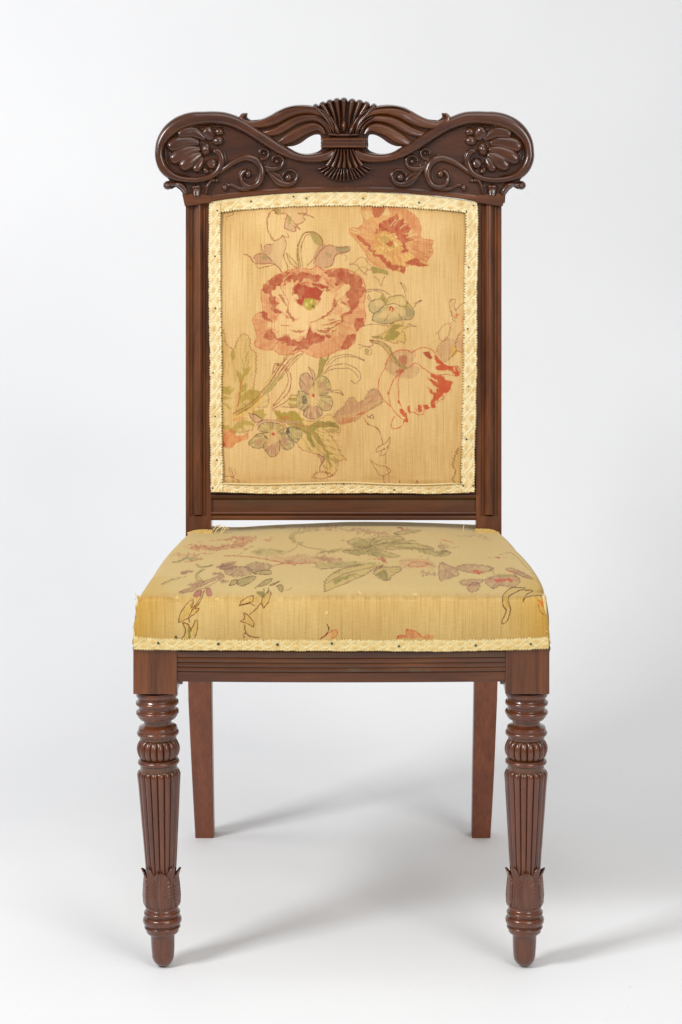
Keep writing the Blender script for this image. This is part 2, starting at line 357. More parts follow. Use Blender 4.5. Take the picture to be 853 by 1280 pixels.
    for q in ([(120, 275), (135, 210), (200, 155), (310, 110), (300, 140), (250, 190), (235, 215), (190, 250), (180, 290), (215, 320), (235, 380), (265, 420), (200, 430), (170, 370), (160, 290)],
              [(262, 215), (300, 150), (400, 112), (480, 122), (560, 140), (520, 172), (440, 160), (380, 185), (340, 205), (300, 195)],
              [(580, 112), (700, 94), (790, 125), (855, 190), (870, 270), (850, 340), (800, 390), (760, 400), (770, 330), (745, 300), (765, 225), (700, 205), (660, 225), (655, 170)],
              [(800, 390), (740, 450), (700, 500), (650, 560), (560, 605), (490, 620), (470, 590), (600, 580), (680, 520), (710, 440), (750, 400)],
              [(110, 605), (150, 555), (205, 575), (260, 600), (330, 630), (400, 635), (440, 600), (463, 530), (490, 590), (580, 615), (500, 670), (450, 690), (390, 705), (345, 700), (370, 675), (290, 665), (220, 645), (150, 615)],
              [(345, 270), (395, 210), (450, 222), (520, 222), (565, 262), (545, 300), (535, 345), (480, 320), (430, 320), (410, 375), (365, 350), (375, 300)],
              [(700, 690), (730, 640), (770, 595), (812, 590), (808, 640), (750, 695)], [(815, 560), (812, 490), (880, 465), (880, 520)],
              [(75, 430), (122, 415), (150, 460), (180, 505), (130, 480)], [(270, 432), (330, 470), (385, 468), (340, 488), (285, 475)], [(520, 590), (620, 590), (610, 612), (540, 610)],
              [(690, 320), (745, 360), (750, 400), (715, 400), (720, 360)], [(480, 190), (560, 200), (620, 250), (560, 235)]):
        f(r4(q), RED, .92, fr=FR, mot=.22)
    for q, col, a, F, t in ((out, MID, .30, 26, .55), (out, RED, .22, 34, .70)): f(q, col, a, hat=(*cen, F, t))
    for q in ([(178, 275), (240, 222), (262, 245), (300, 195), (345, 190), (345, 260), (305, 300), (312, 380), (345, 440), (310, 455), (260, 415), (210, 400), (235, 340), (205, 305)],
              [(305, 300), (345, 285), (365, 350), (410, 390), (450, 402), (500, 390), (540, 345), (555, 280), (605, 255), (645, 300), (645, 370), (600, 430), (540, 470), (470, 500), (390, 490), (340, 460), (300, 400)],
              [(245, 432), (330, 485), (420, 492), (462, 520), (440, 580), (380, 625), (310, 630), (300, 590), (230, 575), (160, 530), (150, 505), (210, 500)],
              [(475, 505), (560, 470), (640, 440), (700, 450), (680, 500), (650, 555), (560, 588), (500, 570)],
              [(678, 265), (720, 215), (755, 220), (742, 275), (700, 310), (722, 350), (755, 405), (700, 425), (700, 360), (670, 310)], [(205, 590), (270, 570), (260, 600), (220, 610)], [(350, 300), (380, 260), (430, 240), (420, 290), (390, 320)]):
        f(r4(q), (226, 192, 138), .95, fr=FR2)
    for q in ([(560, 520), (620, 510), (690, 480)], [(580, 545), (640, 535), (690, 505)], [(600, 480), (650, 475)], [(250, 520), (310, 525)], [(540, 560), (600, 555)], [(620, 500), (660, 490)]): l(r4(q), RED, .5, .7)
    for q in ([(240, 215), (262, 270), (300, 330), (300, 390)], [(470, 500), (560, 465), (640, 400), (680, 330)], [(560, 140), (600, 200), (650, 240)], [(690, 320), (720, 350), (745, 360)], [(190, 690), (230, 640), (300, 620)], [(460, 530), (455, 590), (440, 610)], [(350, 260), (360, 230), (400, 190)]): l(r4(q), RED, .4, .7)
    f([(r4([(462, 355)])[0][0]+8.2*math.cos(a), r4([(462, 355)])[0][1]+7.4*math.sin(a)) for a in np.linspace(0, 6.28, 9)[:-1]], (176, 160, 70), .95)
    f(r4([(430, 350), (450, 345), (455, 375), (435, 380)]), (222, 195, 120), .9); f(r4([(465, 335), (480, 335), (480, 355), (468, 355)]), (222, 195, 120), .9); f(r4([(475, 370), (500, 370), (500, 385), (480, 385)]), (140, 90, 70), .8)
    f(r4([(400, 392), (430, 385), (480, 400), (520, 375), (540, 400), (470, 430)]), (226, 192, 138), .9, fr=FR)
    l(out+[out[0]], (196, 88, 60), .4, .7)
    f(r4([(355, 270), (395, 215), (450, 226), (520, 226), (560, 264), (545, 300), (530, 335), (480, 318), (430, 325), (405, 365), (370, 345), (378, 300)]), RED, .85, fr=(*cen, 2, 13))
    f([(cen[0]+8*math.cos(a_), cen[1]-4+7.2*math.sin(a_)) for a_ in np.linspace(0, 6.28, 9)[:-1]], (176, 160, 70), .95)
    f(r4([(432, 350), (450, 346), (452, 372), (436, 376)]), (222, 195, 120), .9); f(r4([(468, 335), (482, 335), (480, 352), (468, 352)]), (222, 195, 120), .9); f(r4([(478, 370), (500, 370), (500, 383), (482, 384)]), (120, 80, 60), .8)
    for q in ([(330, 300), (338, 250), (385, 205), (440, 192), (400, 218), (362, 255)], [(480, 188), (560, 205), (612, 255), (600, 262), (545, 222)], [(298, 395), (330, 452), (390, 478), (330, 470), (292, 430)], [(648, 370), (610, 435), (540, 478), (600, 425)], [(236, 290), (268, 318), (292, 378), (262, 345)], [(655, 300), (672, 350), (655, 392), (650, 340)], [(300, 560), (360, 570), (430, 560), (380, 585)], [(505, 545), (570, 560), (640, 535), (580, 580)]):
        f(r4(q), RED, .72, fr=(*cen, 1.4, 13))
    # poppy top right
    c5 = r5([(370, 400)])[0]; F5 = (*c5, 2.6, 9)
    o5 = r5([(155, 290), (180, 250), (160, 180), (165, 130), (200, 112), (250, 122), (330, 122), (440, 132), (510, 165), (580, 220), (612, 300), (615, 375), (700, 395), (690, 440), (700, 480), (655, 550), (660, 585), (560, 580), (490, 590), (485, 640), (450, 625), (370, 605), (290, 590), (220, 540), (185, 480), (130, 400), (80, 345), (78, 305), (130, 295)])
    f(o5, PCH, .88, mot=.2)
    f(r5([(85, 305), (130, 298), (150, 340), (110, 345)]), BASE, .9); f(r5([(300, 205), (325, 140), (355, 150), (370, 200)]), BASE, .95); f(r5([(165, 170), (230, 180), (240, 210), (190, 240)]), BASE, .8)
    f(r5([(370, 150), (510, 165), (590, 250), (610, 370), (540, 290), (450, 190)]), MID, .5, soft=1.5)
    f(r5([(560, 400), (690, 400), (680, 470), (650, 540), (580, 500)]), MID, .35, soft=1.5)
    f(r5([(245, 130), (330, 125), (310, 190), (260, 210), (240, 180)]), RED, .8, fr=F5)
    f(r5([(270, 330), (300, 260), (370, 215), (430, 180), (450, 220), (500, 260), (530, 300), (520, 340), (560, 380), (490, 410), (510, 450), (500, 480), (460, 490), (470, 430), (430, 370), (350, 325), (290, 340)]), RED, .92, fr=(c5[0], c5[1], 3.0, 11), mot=.15)
    for q in ([(380, 285), (420, 235)], [(410, 280), (450, 225)], [(455, 300), (500, 270)], [(490, 345), (540, 325)], [(500, 370), (550, 350)]): l(r5(q), BASE, .6, .8)
    f(r5([(130, 360), (170, 370), (210, 430), (250, 470), (330, 520), (400, 570), (440, 590), (440, 610), (380, 608), (330, 560), (270, 510), (220, 470), (170, 430)]), RED, .85, fr=F5)
    f(r5([(500, 580), (560, 520), (610, 560), (660, 585)]), RED, .9, fr=F5); f(r5([(430, 580), (490, 590), (485, 635), (455, 630), (460, 605)]), RED, .8)
    f(r5([(250, 400), (270, 470), (340, 520), (400, 570), (500, 570), (545, 510), (520, 480), (400, 520), (320, 490), (290, 430)]), (224, 182, 112), .85, fr=F5)
    f(r5([(270, 350), (340, 320), (420, 370), (465, 440), (450, 490), (380, 505), (310, 470), (280, 410)]), (206, 160, 92), .9)
    for k in range(60):
        a = random.random()*6.28; rr = 4.5+random.random()*9.5
        x, y = c5[0]+rr*math.cos(a)*1.0, c5[1]+1.5+rr*math.sin(a)*.95
        f([(x+1.0*math.cos(b), y+.9*math.sin(b)) for b in np.linspace(0, 6.28, 6)[:-1]], (232, 205, 136), .9, wob=0)
    f(r5([(320, 370), (350, 360), (390, 390), (410, 440), (370, 440), (330, 410)]), (176, 150, 80), .8); f(r5([(345, 400), (370, 390), (395, 410), (385, 435), (355, 425)]), RED, .85); f(r5([(350, 390), (370, 395), (360, 405)]), (232, 205, 136), .9)
    l(o5+[o5[0]], (200, 96, 66), .35, .6)
    f(o5, MID, .5, hat=(*c5, 26, .55)); f(r5([(600, 380), (700, 395), (690, 470), (655, 550), (580, 500), (520, 420)]), RED, .4, hat=(*c5, 40, .62))
    # green sprig under poppy
    for q in ([(80, 575), (120, 550), (150, 520), (190, 525), (210, 560), (240, 590), (235, 620), (190, 600)], [(105, 640), (150, 600), (190, 590)], [(180, 650), (200, 620), (235, 610)], [(255, 665), (290, 690), (310, 735), (325, 690), (340, 660)], [(75, 570), (130, 580), (160, 620), (200, 650)]): l(r5(q), GRN if q[0][0] == 105 else OUT, a=.55)
    f(r5([(245, 590), (290, 600), (350, 620), (362, 655), (320, 640), (280, 640), (245, 640)]), GRN, .85)
    # blue-green pansy on the right
    f(r6([(40, 240), (80, 205), (150, 200), (165, 240), (120, 290), (70, 305), (40, 280)]), BLU, .5); f(r6([(80, 215), (140, 205), (150, 240), (100, 260)]), BASE, .7)
    f(r6([(65, 360), (80, 310), (130, 270), (200, 260), (300, 270), (370, 280), (380, 320), (350, 355), (290, 355), (210, 385), (130, 380)]), BLU, .62, mot=.3)
    f(r6([(165, 240), (180, 200), (230, 175), (290, 178), (320, 220), (370, 270), (300, 270), (240, 240)]), (190, 168, 96), .65); f(r6([(190, 225), (240, 190), (290, 200), (300, 240), (230, 235)]), BASE, .75)
    f(r6([(110, 330), (170, 280), (290, 270), (300, 320), (220, 340), (170, 350)]), BASE, .8, soft=1.5); f(r6([(310, 250), (370, 285), (375, 320), (320, 330)]), BLU, .6)
    for q in ([(165, 240), (180, 195), (240, 175), (300, 185), (325, 230), (300, 262), (220, 235), (165, 250)], [(40, 240), (75, 210), (130, 200), (160, 230)], [(40, 240), (45, 285), (80, 310), (130, 270), (165, 245)], [(80, 310), (65, 355), (110, 380), (200, 385), (280, 355), (350, 358), (380, 310), (365, 265), (320, 225)], [(260, 310), (285, 350)], [(160, 365), (185, 320)]): l(r6(q), (112, 92, 66), .4, .75)
    for q in ([(190, 262), (215, 262), (212, 295)], [(205, 265), (190, 285)], [(210, 260), (230, 285)]): l(r6(q), (185, 60, 40), .5, .9)
    f(r6([(125, 180), (150, 165), (162, 200), (150, 225), (125, 205)]), GRN, .75)
    for q in ([(35, 170), (60, 215), (80, 215)], [(35, 170), (30, 195), (50, 225)], [(275, 80), (300, 130), (315, 185)], [(275, 80), (310, 105), (318, 150)], [(380, 265), (400, 235), (437, 213)], [(380, 240), (410, 220), (437, 213)], [(340, 405), (395, 408), (330, 390)], [(0, 140), (60, 128), (140, 140), (200, 170)], [(15, 152), (80, 140), (140, 155)], [(0, 405), (60, 392), (150, 398), (200, 405)]): l(r6(q), PUR, .38, .65)
    sg = p.serrate(r6([(60, 490), (110, 480), (160, 450), (190, 410), (240, 370), (300, 365), (290, 400), (340, 410), (290, 430), (310, 470), (310, 530), (260, 520), (240, 535), (180, 520), (120, 500)]), 1.2, 5)
    f(sg, (212, 180, 108), .7, smooth=False); l(list(sg), OUT, .3, .55, smooth=False)
    f(r6([(160, 470), (200, 420), (230, 390), (290, 400), (240, 430), (280, 460), (250, 480), (190, 520), (160, 500)]), GRN, .85, fr=(*r6([(210, 460)])[0], 1.2, 4)); f(r6([(60, 485), (130, 480), (150, 500), (100, 500)]), GRN, .8)
    l(r6([(50, 515), (110, 530), (170, 560), (210, 620), (260, 690), (310, 725)]), GRN, 1.7, .55); l(r6([(50, 515), (120, 520), (180, 555), (225, 620), (270, 680), (325, 715)]), OUT); l(r6([(55, 530), (120, 545), (170, 590), (210, 660), (280, 720)]), OUT)
    l(r6([(50, 515), (70, 540), (40, 560), (-40, 545)]), OUT, dash=.5); f(r6([(5, 580), (30, 575), (45, 600), (15, 610)]), GRN, .7); l(r6([(-30, 570), (10, 560), (55, 575), (55, 620), (10, 615)]), OUT, a=.5)
    # far right orange-green buds
    f(r6([(640, 230), (660, 200), (690, 210), (685, 270), (700, 320), (760, 240), (760, 600), (700, 600), (600, 670), (545, 600), (600, 520), (660, 470), (665, 370)]), (206, 162, 112), .35)
    f(r6([(620, 500), (700, 510), (745, 480), (745, 600), (690, 560), (610, 660), (550, 600), (570, 560)]), LIL, .5, mot=.4); f(r6([(690, 310), (710, 310), (700, 340), (685, 335)]), (216, 130, 60), .8); f(r6([(735, 345), (750, 330), (750, 370), (735, 370)]), (216, 120, 60), .6)
    f(r6([(665, 560), (700, 560), (710, 600), (660, 640)]), (210, 170, 80), .7)
    for q in ([(640, 230), (660, 203), (688, 208), (680, 260), (700, 310), (690, 350), (650, 290), (640, 240)], [(655, 290), (665, 350), (690, 375)], [(755, 225), (720, 255), (690, 290)], [(655, 380), (600, 400), (565, 450), (570, 510), (600, 520)], [(540, 470), (560, 445)]): l(r6(q), OUT, .38, .6)
    for q in ([(655, 380), (650, 430), (620, 500), (570, 540), (540, 600)], [(745, 440), (710, 480), (690, 540), (700, 590), (745, 600)], [(600, 675), (650, 640), (700, 590)]): l(list(p.serrate(r6(q), 1.6, 3.2, False)), OUT, .32, .65, smooth=False)
    # striped drooping flower, right
    f(r6([(160, 710), (180, 650), (230, 595), (310, 585), (380, 600), (370, 700), (420, 730), (380, 790), (280, 790), (200, 760)]), LIL, .55, soft=1.5, mot=.2)
    f(r6([(270, 640), (310, 620), (330, 650), (310, 700), (270, 670)]), RED, .6, soft=1); f(r6([(235, 755), (270, 730), (310, 740), (260, 760)]), RED, .6, soft=.8)
    l(r6([(200, 580), (225, 640), (270, 700), (325, 725)]), GRN, 1.3, .75)
    for q in ([(160, 720), (190, 640), (250, 590), (320, 585), (360, 605)], [(160, 720), (120, 790), (110, 850), (115, 900), (150, 960), (205, 1010), (240, 1060), (300, 1110), (330, 1120)], [(300, 730), (240, 790), (205, 850), (190, 930), (205, 1010)], [(300, 730), (260, 800), (262, 900), (265, 970), (290, 1040)],
              [(360, 605), (400, 580), (460, 570), (520, 590), (560, 650), (640, 710), (700, 705), (725, 745), (700, 780), (640, 770), (560, 770), (500, 760), (440, 715), (390, 685), (345, 715)], [(230, 1080), (205, 1150), (220, 1175), (285, 1160), (300, 1120)]): l(r6(q), (196, 74, 50), .42, .8)
    f(r6([(450, 605), (490, 600), (510, 640), (500, 655), (465, 635)]), RED, .95); f(r6([(530, 620), (580, 670), (640, 705), (700, 705), (710, 770), (690, 780), (640, 735), (560, 740), (530, 720), (570, 700), (540, 680)]), (196, 76, 46), .95, fr=(*r6([(700, 740)])[0], 1.2, 8))
    f(r6([(670, 715), (690, 710), (685, 745)]), BASE, .9)
    f(r7([(500, 165), (600, 180), (610, 205), (660, 225), (655, 280), (620, 310), (585, 330), (570, 355), (530, 370), (540, 410), (520, 415), (500, 380), (520, 340), (500, 300), (475, 260), (510, 290), (530, 310), (545, 280), (510, 230), (480, 185), (540, 220), (560, 250), (545, 210)]), (196, 76, 46), .95, wob=1.2, fr=(*r7([(430, 200)])[0], 1.0, 10))
    for q in ([(480, 190), (520, 250), (560, 275)], [(500, 240), (530, 290), (545, 300)], [(470, 210), (500, 270)]): l(r7(q), BASE, .45, .8)
    for q in ([(450, 400), (480, 395), (490, 420), (460, 430)], [(410, 400), (430, 400), (440, 440), (415, 450)], [(325, 415), (345, 410), (355, 455), (335, 455)], [(275, 430), (300, 430), (330, 480), (335, 525), (300, 520), (310, 490), (280, 465)], [(385, 420), (400, 430), (405, 450)], [(255, 360), (268, 365), (265, 395)], [(175, 295), (188, 300), (185, 320)], [(585, 330), (600, 305), (625, 315), (600, 350)]): f(r7(q), (196, 76, 46), .92)
    f(r7([(590, 320), (610, 308), (622, 322), (600, 345)]), BASE, .9)
    l(r7([(350, 455), (380, 455), (410, 470), (445, 465), (460, 430), (510, 410), (560, 370), (600, 350)]), (196, 74, 50), .4, .8)
    # fluffy lilac astilbe bottom middle
    so = p.serrate(r8([(470, 470), (540, 420), (560, 370), (610, 340), (640, 380), (700, 350), (735, 290), (790, 285), (830, 370), (760, 420), (680, 470), (640, 510), (560, 530), (510, 540), (490, 500)]), 2.0, 3.5)
    f(so, (206, 162, 116), .8, smooth=False); l(list(so), PUR, .3, .55, smooth=False)
    f(so, PUR, .5, smooth=False, hat=(*r8([(500, 530)])[0], 60, .66))
    f(r8([(490, 450), (600, 370), (700, 370), (740, 300), (800, 300), (800, 350), (700, 410), (560, 470)]), LIL, .65, soft=2, mot=.4); f(r8([(505, 520), (560, 490), (640, 490), (600, 520), (520, 540)]), (206, 118, 76), .75, soft=1.2, mot=.4); f(r8([(650, 460), (720, 435), (700, 460), (660, 475)]), (206, 118, 76), .6)
    l(r8([(690, 490), (720, 540), (790, 570), (820, 630), (830, 690)]), OUT); l(r8([(710, 480), (760, 500), (755, 470), (730, 490)]), PUR)
    for q in ([(140, 695), (100, 720), (95, 750), (130, 740), (180, 710), (200, 640), (165, 680), (140, 695)], [(130, 740), (120, 780), (160, 770), (190, 710)], [(165, 765), (165, 835)], [(50, 810), (110, 850), (170, 860), (205, 895), (150, 930), (110, 910), (50, 810)], [(170, 860), (185, 900), (190, 980)], [(145, 930), (150, 970), (175, 1000)], [(265, 965), (268, 990), (255, 1000)], [(385, 1000), (398, 960), (410, 1000)]): l(r7(q), OUT, .36, .7, smooth=len(q) > 4)
    f(r7([(705, 740), (735, 745), (730, 960), (670, 985), (680, 900), (665, 850), (690, 790)]), (206, 172, 98), .5); l(list(p.serrate(r7([(710, 715), (680, 790), (668, 860), (690, 890), (668, 960), (700, 985), (730, 975)]), 1.6, 4, False)), PUR, .4, .7, smooth=False)
    # stems from the peony
    for q, w in (([(300, 725), (230, 830), (150, 940), (60, 1060), (-120, 1140)], 1.1), ([(400, 725), (290, 840), (200, 960), (100, 1050), (-60, 1140)], .9)): l(r4(q), (200, 170, 96), w, .5)
    for q in ([(325, 735), (250, 820), (160, 960), (60, 1060)], [(350, 735), (270, 830), (190, 950)], [(385, 735), (300, 830), (210, 960), (110, 1060), (-40, 1120)], [(415, 730), (330, 820), (240, 930)]): l(r4(q), OUT, .36, .65)
    f(r8([(370, 40), (400, 60), (425, 15), (430, 40), (400, 100), (370, 170), (340, 185), (355, 110)]), GRN, .9); l(r8([(395, 60), (385, 110), (360, 170)]), (190, 110, 70), .4, .7)
    l(r8([(0, 170), (50, 100), (20, 90), (5, 150)]), OUT); l(r8([(15, 110), (60, 88), (110, 120), (145, 190), (130, 290), (60, 370), (0, 415)]), OUT); l(r8([(40, 100), (80, 110), (115, 160), (120, 230), (90, 300), (10, 400)]), OUT)
    for q in ([(370, 180), (440, 110), (530, 90), (600, 105), (660, 150), (665, 200), (630, 235), (595, 215)], [(400, 160), (450, 130), (520, 125), (580, 125), (630, 160), (650, 190)], [(410, 100), (460, 40), (560, 18), (640, 35), (690, 60)], [(440, 90), (500, 45), (600, 35), (690, 62)]): l(r8(q), PUR, .36, .65)
    # pansy, centre bottom
    def pansy(R, petals, eye):
        for q, c, a in petals: f(R(q), c, a, mot=.35); l(R(q)+R(q)[:1], (104, 82, 60), .38, .7)
        q_all = [p_ for q, c, a in petals for p_ in R(q)]
        for q, c, a in petals: f(R(q), (112, 78, 82), .45, hat=(*R([eye[0]])[0], 16, .60)); f(R(q), BASE, .5, hat=(*R([eye[0]])[0], 11, .62))
        f(R(eye[1]), BASE, .85, soft=1.2, fr=(*R([eye[0]])[0], 2, 5))
        ex, ey = R([eye[0]])[0]; f([(ex+2.2*math.cos(b), ey+2.0*math.sin(b)) for b in np.linspace(0, 6.28, 6)[:-1]], (196, 66, 48), .95)
    pansy(r8, [([(200, 290), (190, 340), (190, 400), (230, 440), (280, 420), (290, 350), (240, 300)], BLU, .7), ([(240, 440), (240, 480), (310, 505), (370, 480), (375, 440), (320, 400), (270, 410)], LIL, .9),
               ([(330, 380), (390, 440), (440, 430), (455, 370), (420, 330), (340, 330)], (170, 158, 100), .7), ([(205, 240), (220, 170), (270, 160), (310, 220), (300, 320), (240, 300)], LIL, .85), ([(310, 240), (340, 190), (400, 185), (440, 240), (430, 300), (370, 325), (320, 310)], (172, 158, 98), .75)],
          ((310, 325), [(280, 290), (330, 250), (360, 300), (350, 350), (330, 400), (290, 400), (260, 350)]))
    f(r8([(340, 220), (400, 240), (420, 290), (380, 280)]), LIL, .7); f(r8([(400, 380), (440, 390), (420, 430), (390, 420)]), LIL, .6)
    for k in range(4): l(r8([(228+9*k, 330), (232+9*k, 385)]), (58, 56, 62), .35, .8)
    for q in ([(275, 115), (320, 150), (325, 205)], [(275, 115), (300, 160), (310, 210)], [(440, 300), (490, 305), (540, 325)], [(445, 290), (500, 285), (540, 325)]): l(r8(q), PUR, .4, .7)
    f(r8([(285, 125), (325, 160), (322, 200)]), LIL, .5)
    f(r8([(110, 380), (140, 335), (190, 330), (200, 400), (150, 415)]), (206, 176, 104), .6); f(r8([(130, 350), (185, 345), (180, 365), (140, 365)]), GRN, .8); f(r8([(115, 390), (190, 395), (190, 412), (140, 410)]), GRN, .7)
    l(r8([(0, 430), (60, 400), (110, 370), (150, 325), (190, 325)]), OUT); l(r8([(70, 410), (130, 415), (190, 415)]), OUT)
    # big leaf at lower middle
    lf = p.serrate(r8([(10, 445), (100, 460), (150, 450), (220, 500), (330, 520), (440, 470), (520, 590), (440, 605), (410, 590), (480, 680), (520, 770), (560, 805), (500, 820), (480, 900), (430, 935), (380, 840), (340, 770), (230, 735), (190, 690), (100, 560)]), 1.0, 7)
    f(lf, (214, 182, 110), .55, smooth=False); l(list(lf)[:int(len(lf)*.95)], OUT, .34, .6, smooth=False)
    l8 = r8([(170, 540)])[0]
    f(r8([(10, 450), (100, 470), (160, 440), (220, 500), (240, 560), (190, 580), (130, 550), (60, 500)]), GRN, .85, fr=(*l8, 1.5, 5)); f(r8([(60, 490), (120, 480), (150, 505), (100, 515)]), (190, 120, 74), .7)
    f(r8([(150, 540), (240, 555), (330, 530), (450, 520), (500, 580), (440, 560), (330, 580), (370, 660), (420, 740), (500, 780), (440, 775), (440, 880), (420, 780), (330, 660), (300, 620), (320, 720), (270, 660), (240, 600)]), GRN, .88, fr=(*l8, 2.2, 12))
    l(r8([(150, 545), (280, 590), (360, 680), (420, 780), (435, 880)]), (206, 150, 92), .5, .7); l(r8([(180, 540), (300, 555), (420, 540), (500, 580)]), (190, 120, 74), .5, .7)
    f(r8([(350, 770), (390, 795), (385, 830), (365, 850), (370, 810)]), LIL, .95); l(r8([(350, 765), (395, 800), (365, 850), (362, 890)]), PUR)
    l(list(p.serrate(r8([(305, 945), (340, 905), (430, 910), (450, 930), (380, 950), (305, 945)]), 1.5, 4, False)), OUT, .34, .7, smooth=False)
    f(r8([(150, 540), (240, 555), (330, 530), (450, 520), (500, 580), (520, 770), (440, 880), (380, 840), (330, 760), (230, 700)]), DGRN, .5, hat=(*r8([(150, 540)])[0], 30, .62))
    # second pansy (r9)
    l(r9([(400, 720), (430, 690), (520, 690), (620, 700), (720, 690)]), LIL, 1.4, .8)
    pansy(r9, [([(330, 850), (400, 790), (500, 790), (470, 870), (430, 890), (370, 890)], (168, 152, 96), .8), ([(440, 880), (480, 800), (550, 810), (565, 900), (530, 950), (500, 958), (470, 930)], LIL, .85), ([(560, 810), (600, 780), (660, 830), (670, 880), (620, 905), (580, 880)], BLU, .7),
               ([(610, 770), (650, 735), (710, 750), (730, 800), (690, 850), (640, 820)], (160, 150, 104), .75), ([(400, 760), (430, 710), (520, 705), (590, 730), (580, 780), (480, 780)], (172, 158, 92), .75)], ((517, 790), [(440, 800), (500, 760), (560, 770), (570, 820), (530, 850), (480, 870), (460, 830)]))
    f(r9([(380, 840), (430, 830), (430, 870), (380, 870)]), LIL, .7); f(r9([(570, 830), (600, 800), (620, 860), (590, 880)]), LIL, .7); f(r9([(490, 880), (520, 880), (520, 930), (490, 920)]), LIL, .8)
    for k in range(4): l(r9([(610+7*k, 740), (614+7*k, 785)]), (58, 56, 62), .35, .8); l(r9([(440+9*k, 790+6*k), (462+6*k, 815+5*k)]), (58, 56, 62), .3, .7)
    # left foliage
    lv = p.serrate(r9([(130, 60), (155, 60), (165, 120), (225, 160), (250, 95), (290, 45), (335, 70), (345, 150), (385, 190), (385, 320), (375, 380), (375, 460), (440, 480), (480, 500), (470, 575), (420, 590), (370, 600), (370, 740), (300, 770), (200, 770), (130, 720)]), 1.3, 5)
    f(lv, (208, 178, 108), .4, smooth=False); l(list(lv)[:-30], OUT, .36, .6, smooth=False)
    for q in ([(265, 420), (235, 320), (255, 320), (290, 350), (280, 240), (270, 200), (300, 260), (320, 180), (330, 180), (310, 300), (350, 280), (330, 340), (285, 400), (290, 470), (265, 560), (240, 580), (270, 480)], [(205, 180), (230, 170), (225, 240), (205, 260)], [(130, 440), (200, 435), (180, 460), (235, 445), (200, 490), (130, 500)], [(130, 510), (215, 520), (150, 535)], [(280, 440), (320, 410), (310, 460), (285, 470)],
              [(290, 500), (330, 460), (415, 470), (395, 560), (300, 620), (230, 640), (260, 600), (340, 560), (320, 530), (270, 560)], [(140, 760), (150, 720), (210, 740), (260, 690), (340, 690), (370, 730), (300, 720), (300, 760), (260, 740), (240, 790), (190, 750)], [(130, 550), (165, 560), (200, 610)], [(135, 150), (150, 180), (135, 190)], [(355, 640), (440, 600), (455, 660), (420, 670)], [(520, 620), (600, 630), (660, 620), (740, 690), (640, 690), (560, 690)]):
        f(r9(q), (172, 150, 66), .85, fr=(*r9([(250, 640)])[0], 1.5, 26))
    f(lv, DGRN, .25, smooth=False, hat=(*r9([(230, 640)])[0], 34, .64)); f(lv, BASE, .4, smooth=False, hat=(*r9([(230, 640)])[0], 26, .66))
    l(r9([(275, 380), (268, 470), (245, 600), (215, 660)]), (194, 112, 62), .7, .7); f(r9([(205, 650), (300, 620), (370, 570), (440, 490), (470, 480), (400, 580), (300, 650), (220, 680)]), (218, 182, 104), .8); l(r9([(215, 640), (330, 570), (430, 480), (560, 300), (620, 200)]), OUT, .4, .65); l(r9([(240, 650), (350, 580), (440, 500), (560, 340), (640, 240), (740, 180)]), OUT, .4, .65)
    f(r9([(450, 470), (520, 380), (580, 330), (520, 430), (470, 490)]), (170, 160, 96), .7)
    f(r9([(215, 690), (240, 660), (330, 670), (270, 690)]), (200, 122, 70), .5, mot=.3)
    f(r9([(135, 770), (200, 760), (250, 790), (300, 800), (335, 770), (320, 830), (240, 850), (200, 890), (140, 885)]), (208, 118, 68), .85, fr=(*r9([(200, 820)])[0], 2, 5), mot=.35); f(r9([(140, 850), (165, 860), (160, 885), (140, 885)]), (180, 70, 50), .7); f(r9([(180, 800), (230, 810), (200, 840)]), (220, 160, 92), .7)
    f(r9([(330, 630), (400, 660), (430, 690), (380, 695)]), LIL, .6); l(r9([(330, 630), (400, 655), (435, 685), (380, 700), (340, 650)]), PUR)
    f(r9([(570, 660), (620, 655), (640, 675), (590, 685)]), (190, 122, 74), .7)
    for q in ([(185, 1045), (200, 1095), (220, 1140)], [(185, 1045), (200, 1040), (215, 1100)], [(225, 1045), (240, 1075), (215, 1110)], [(150, 1105), (205, 1105), (250, 1130), (265, 1160)]): l(r9(q), OUT, .34, .65)

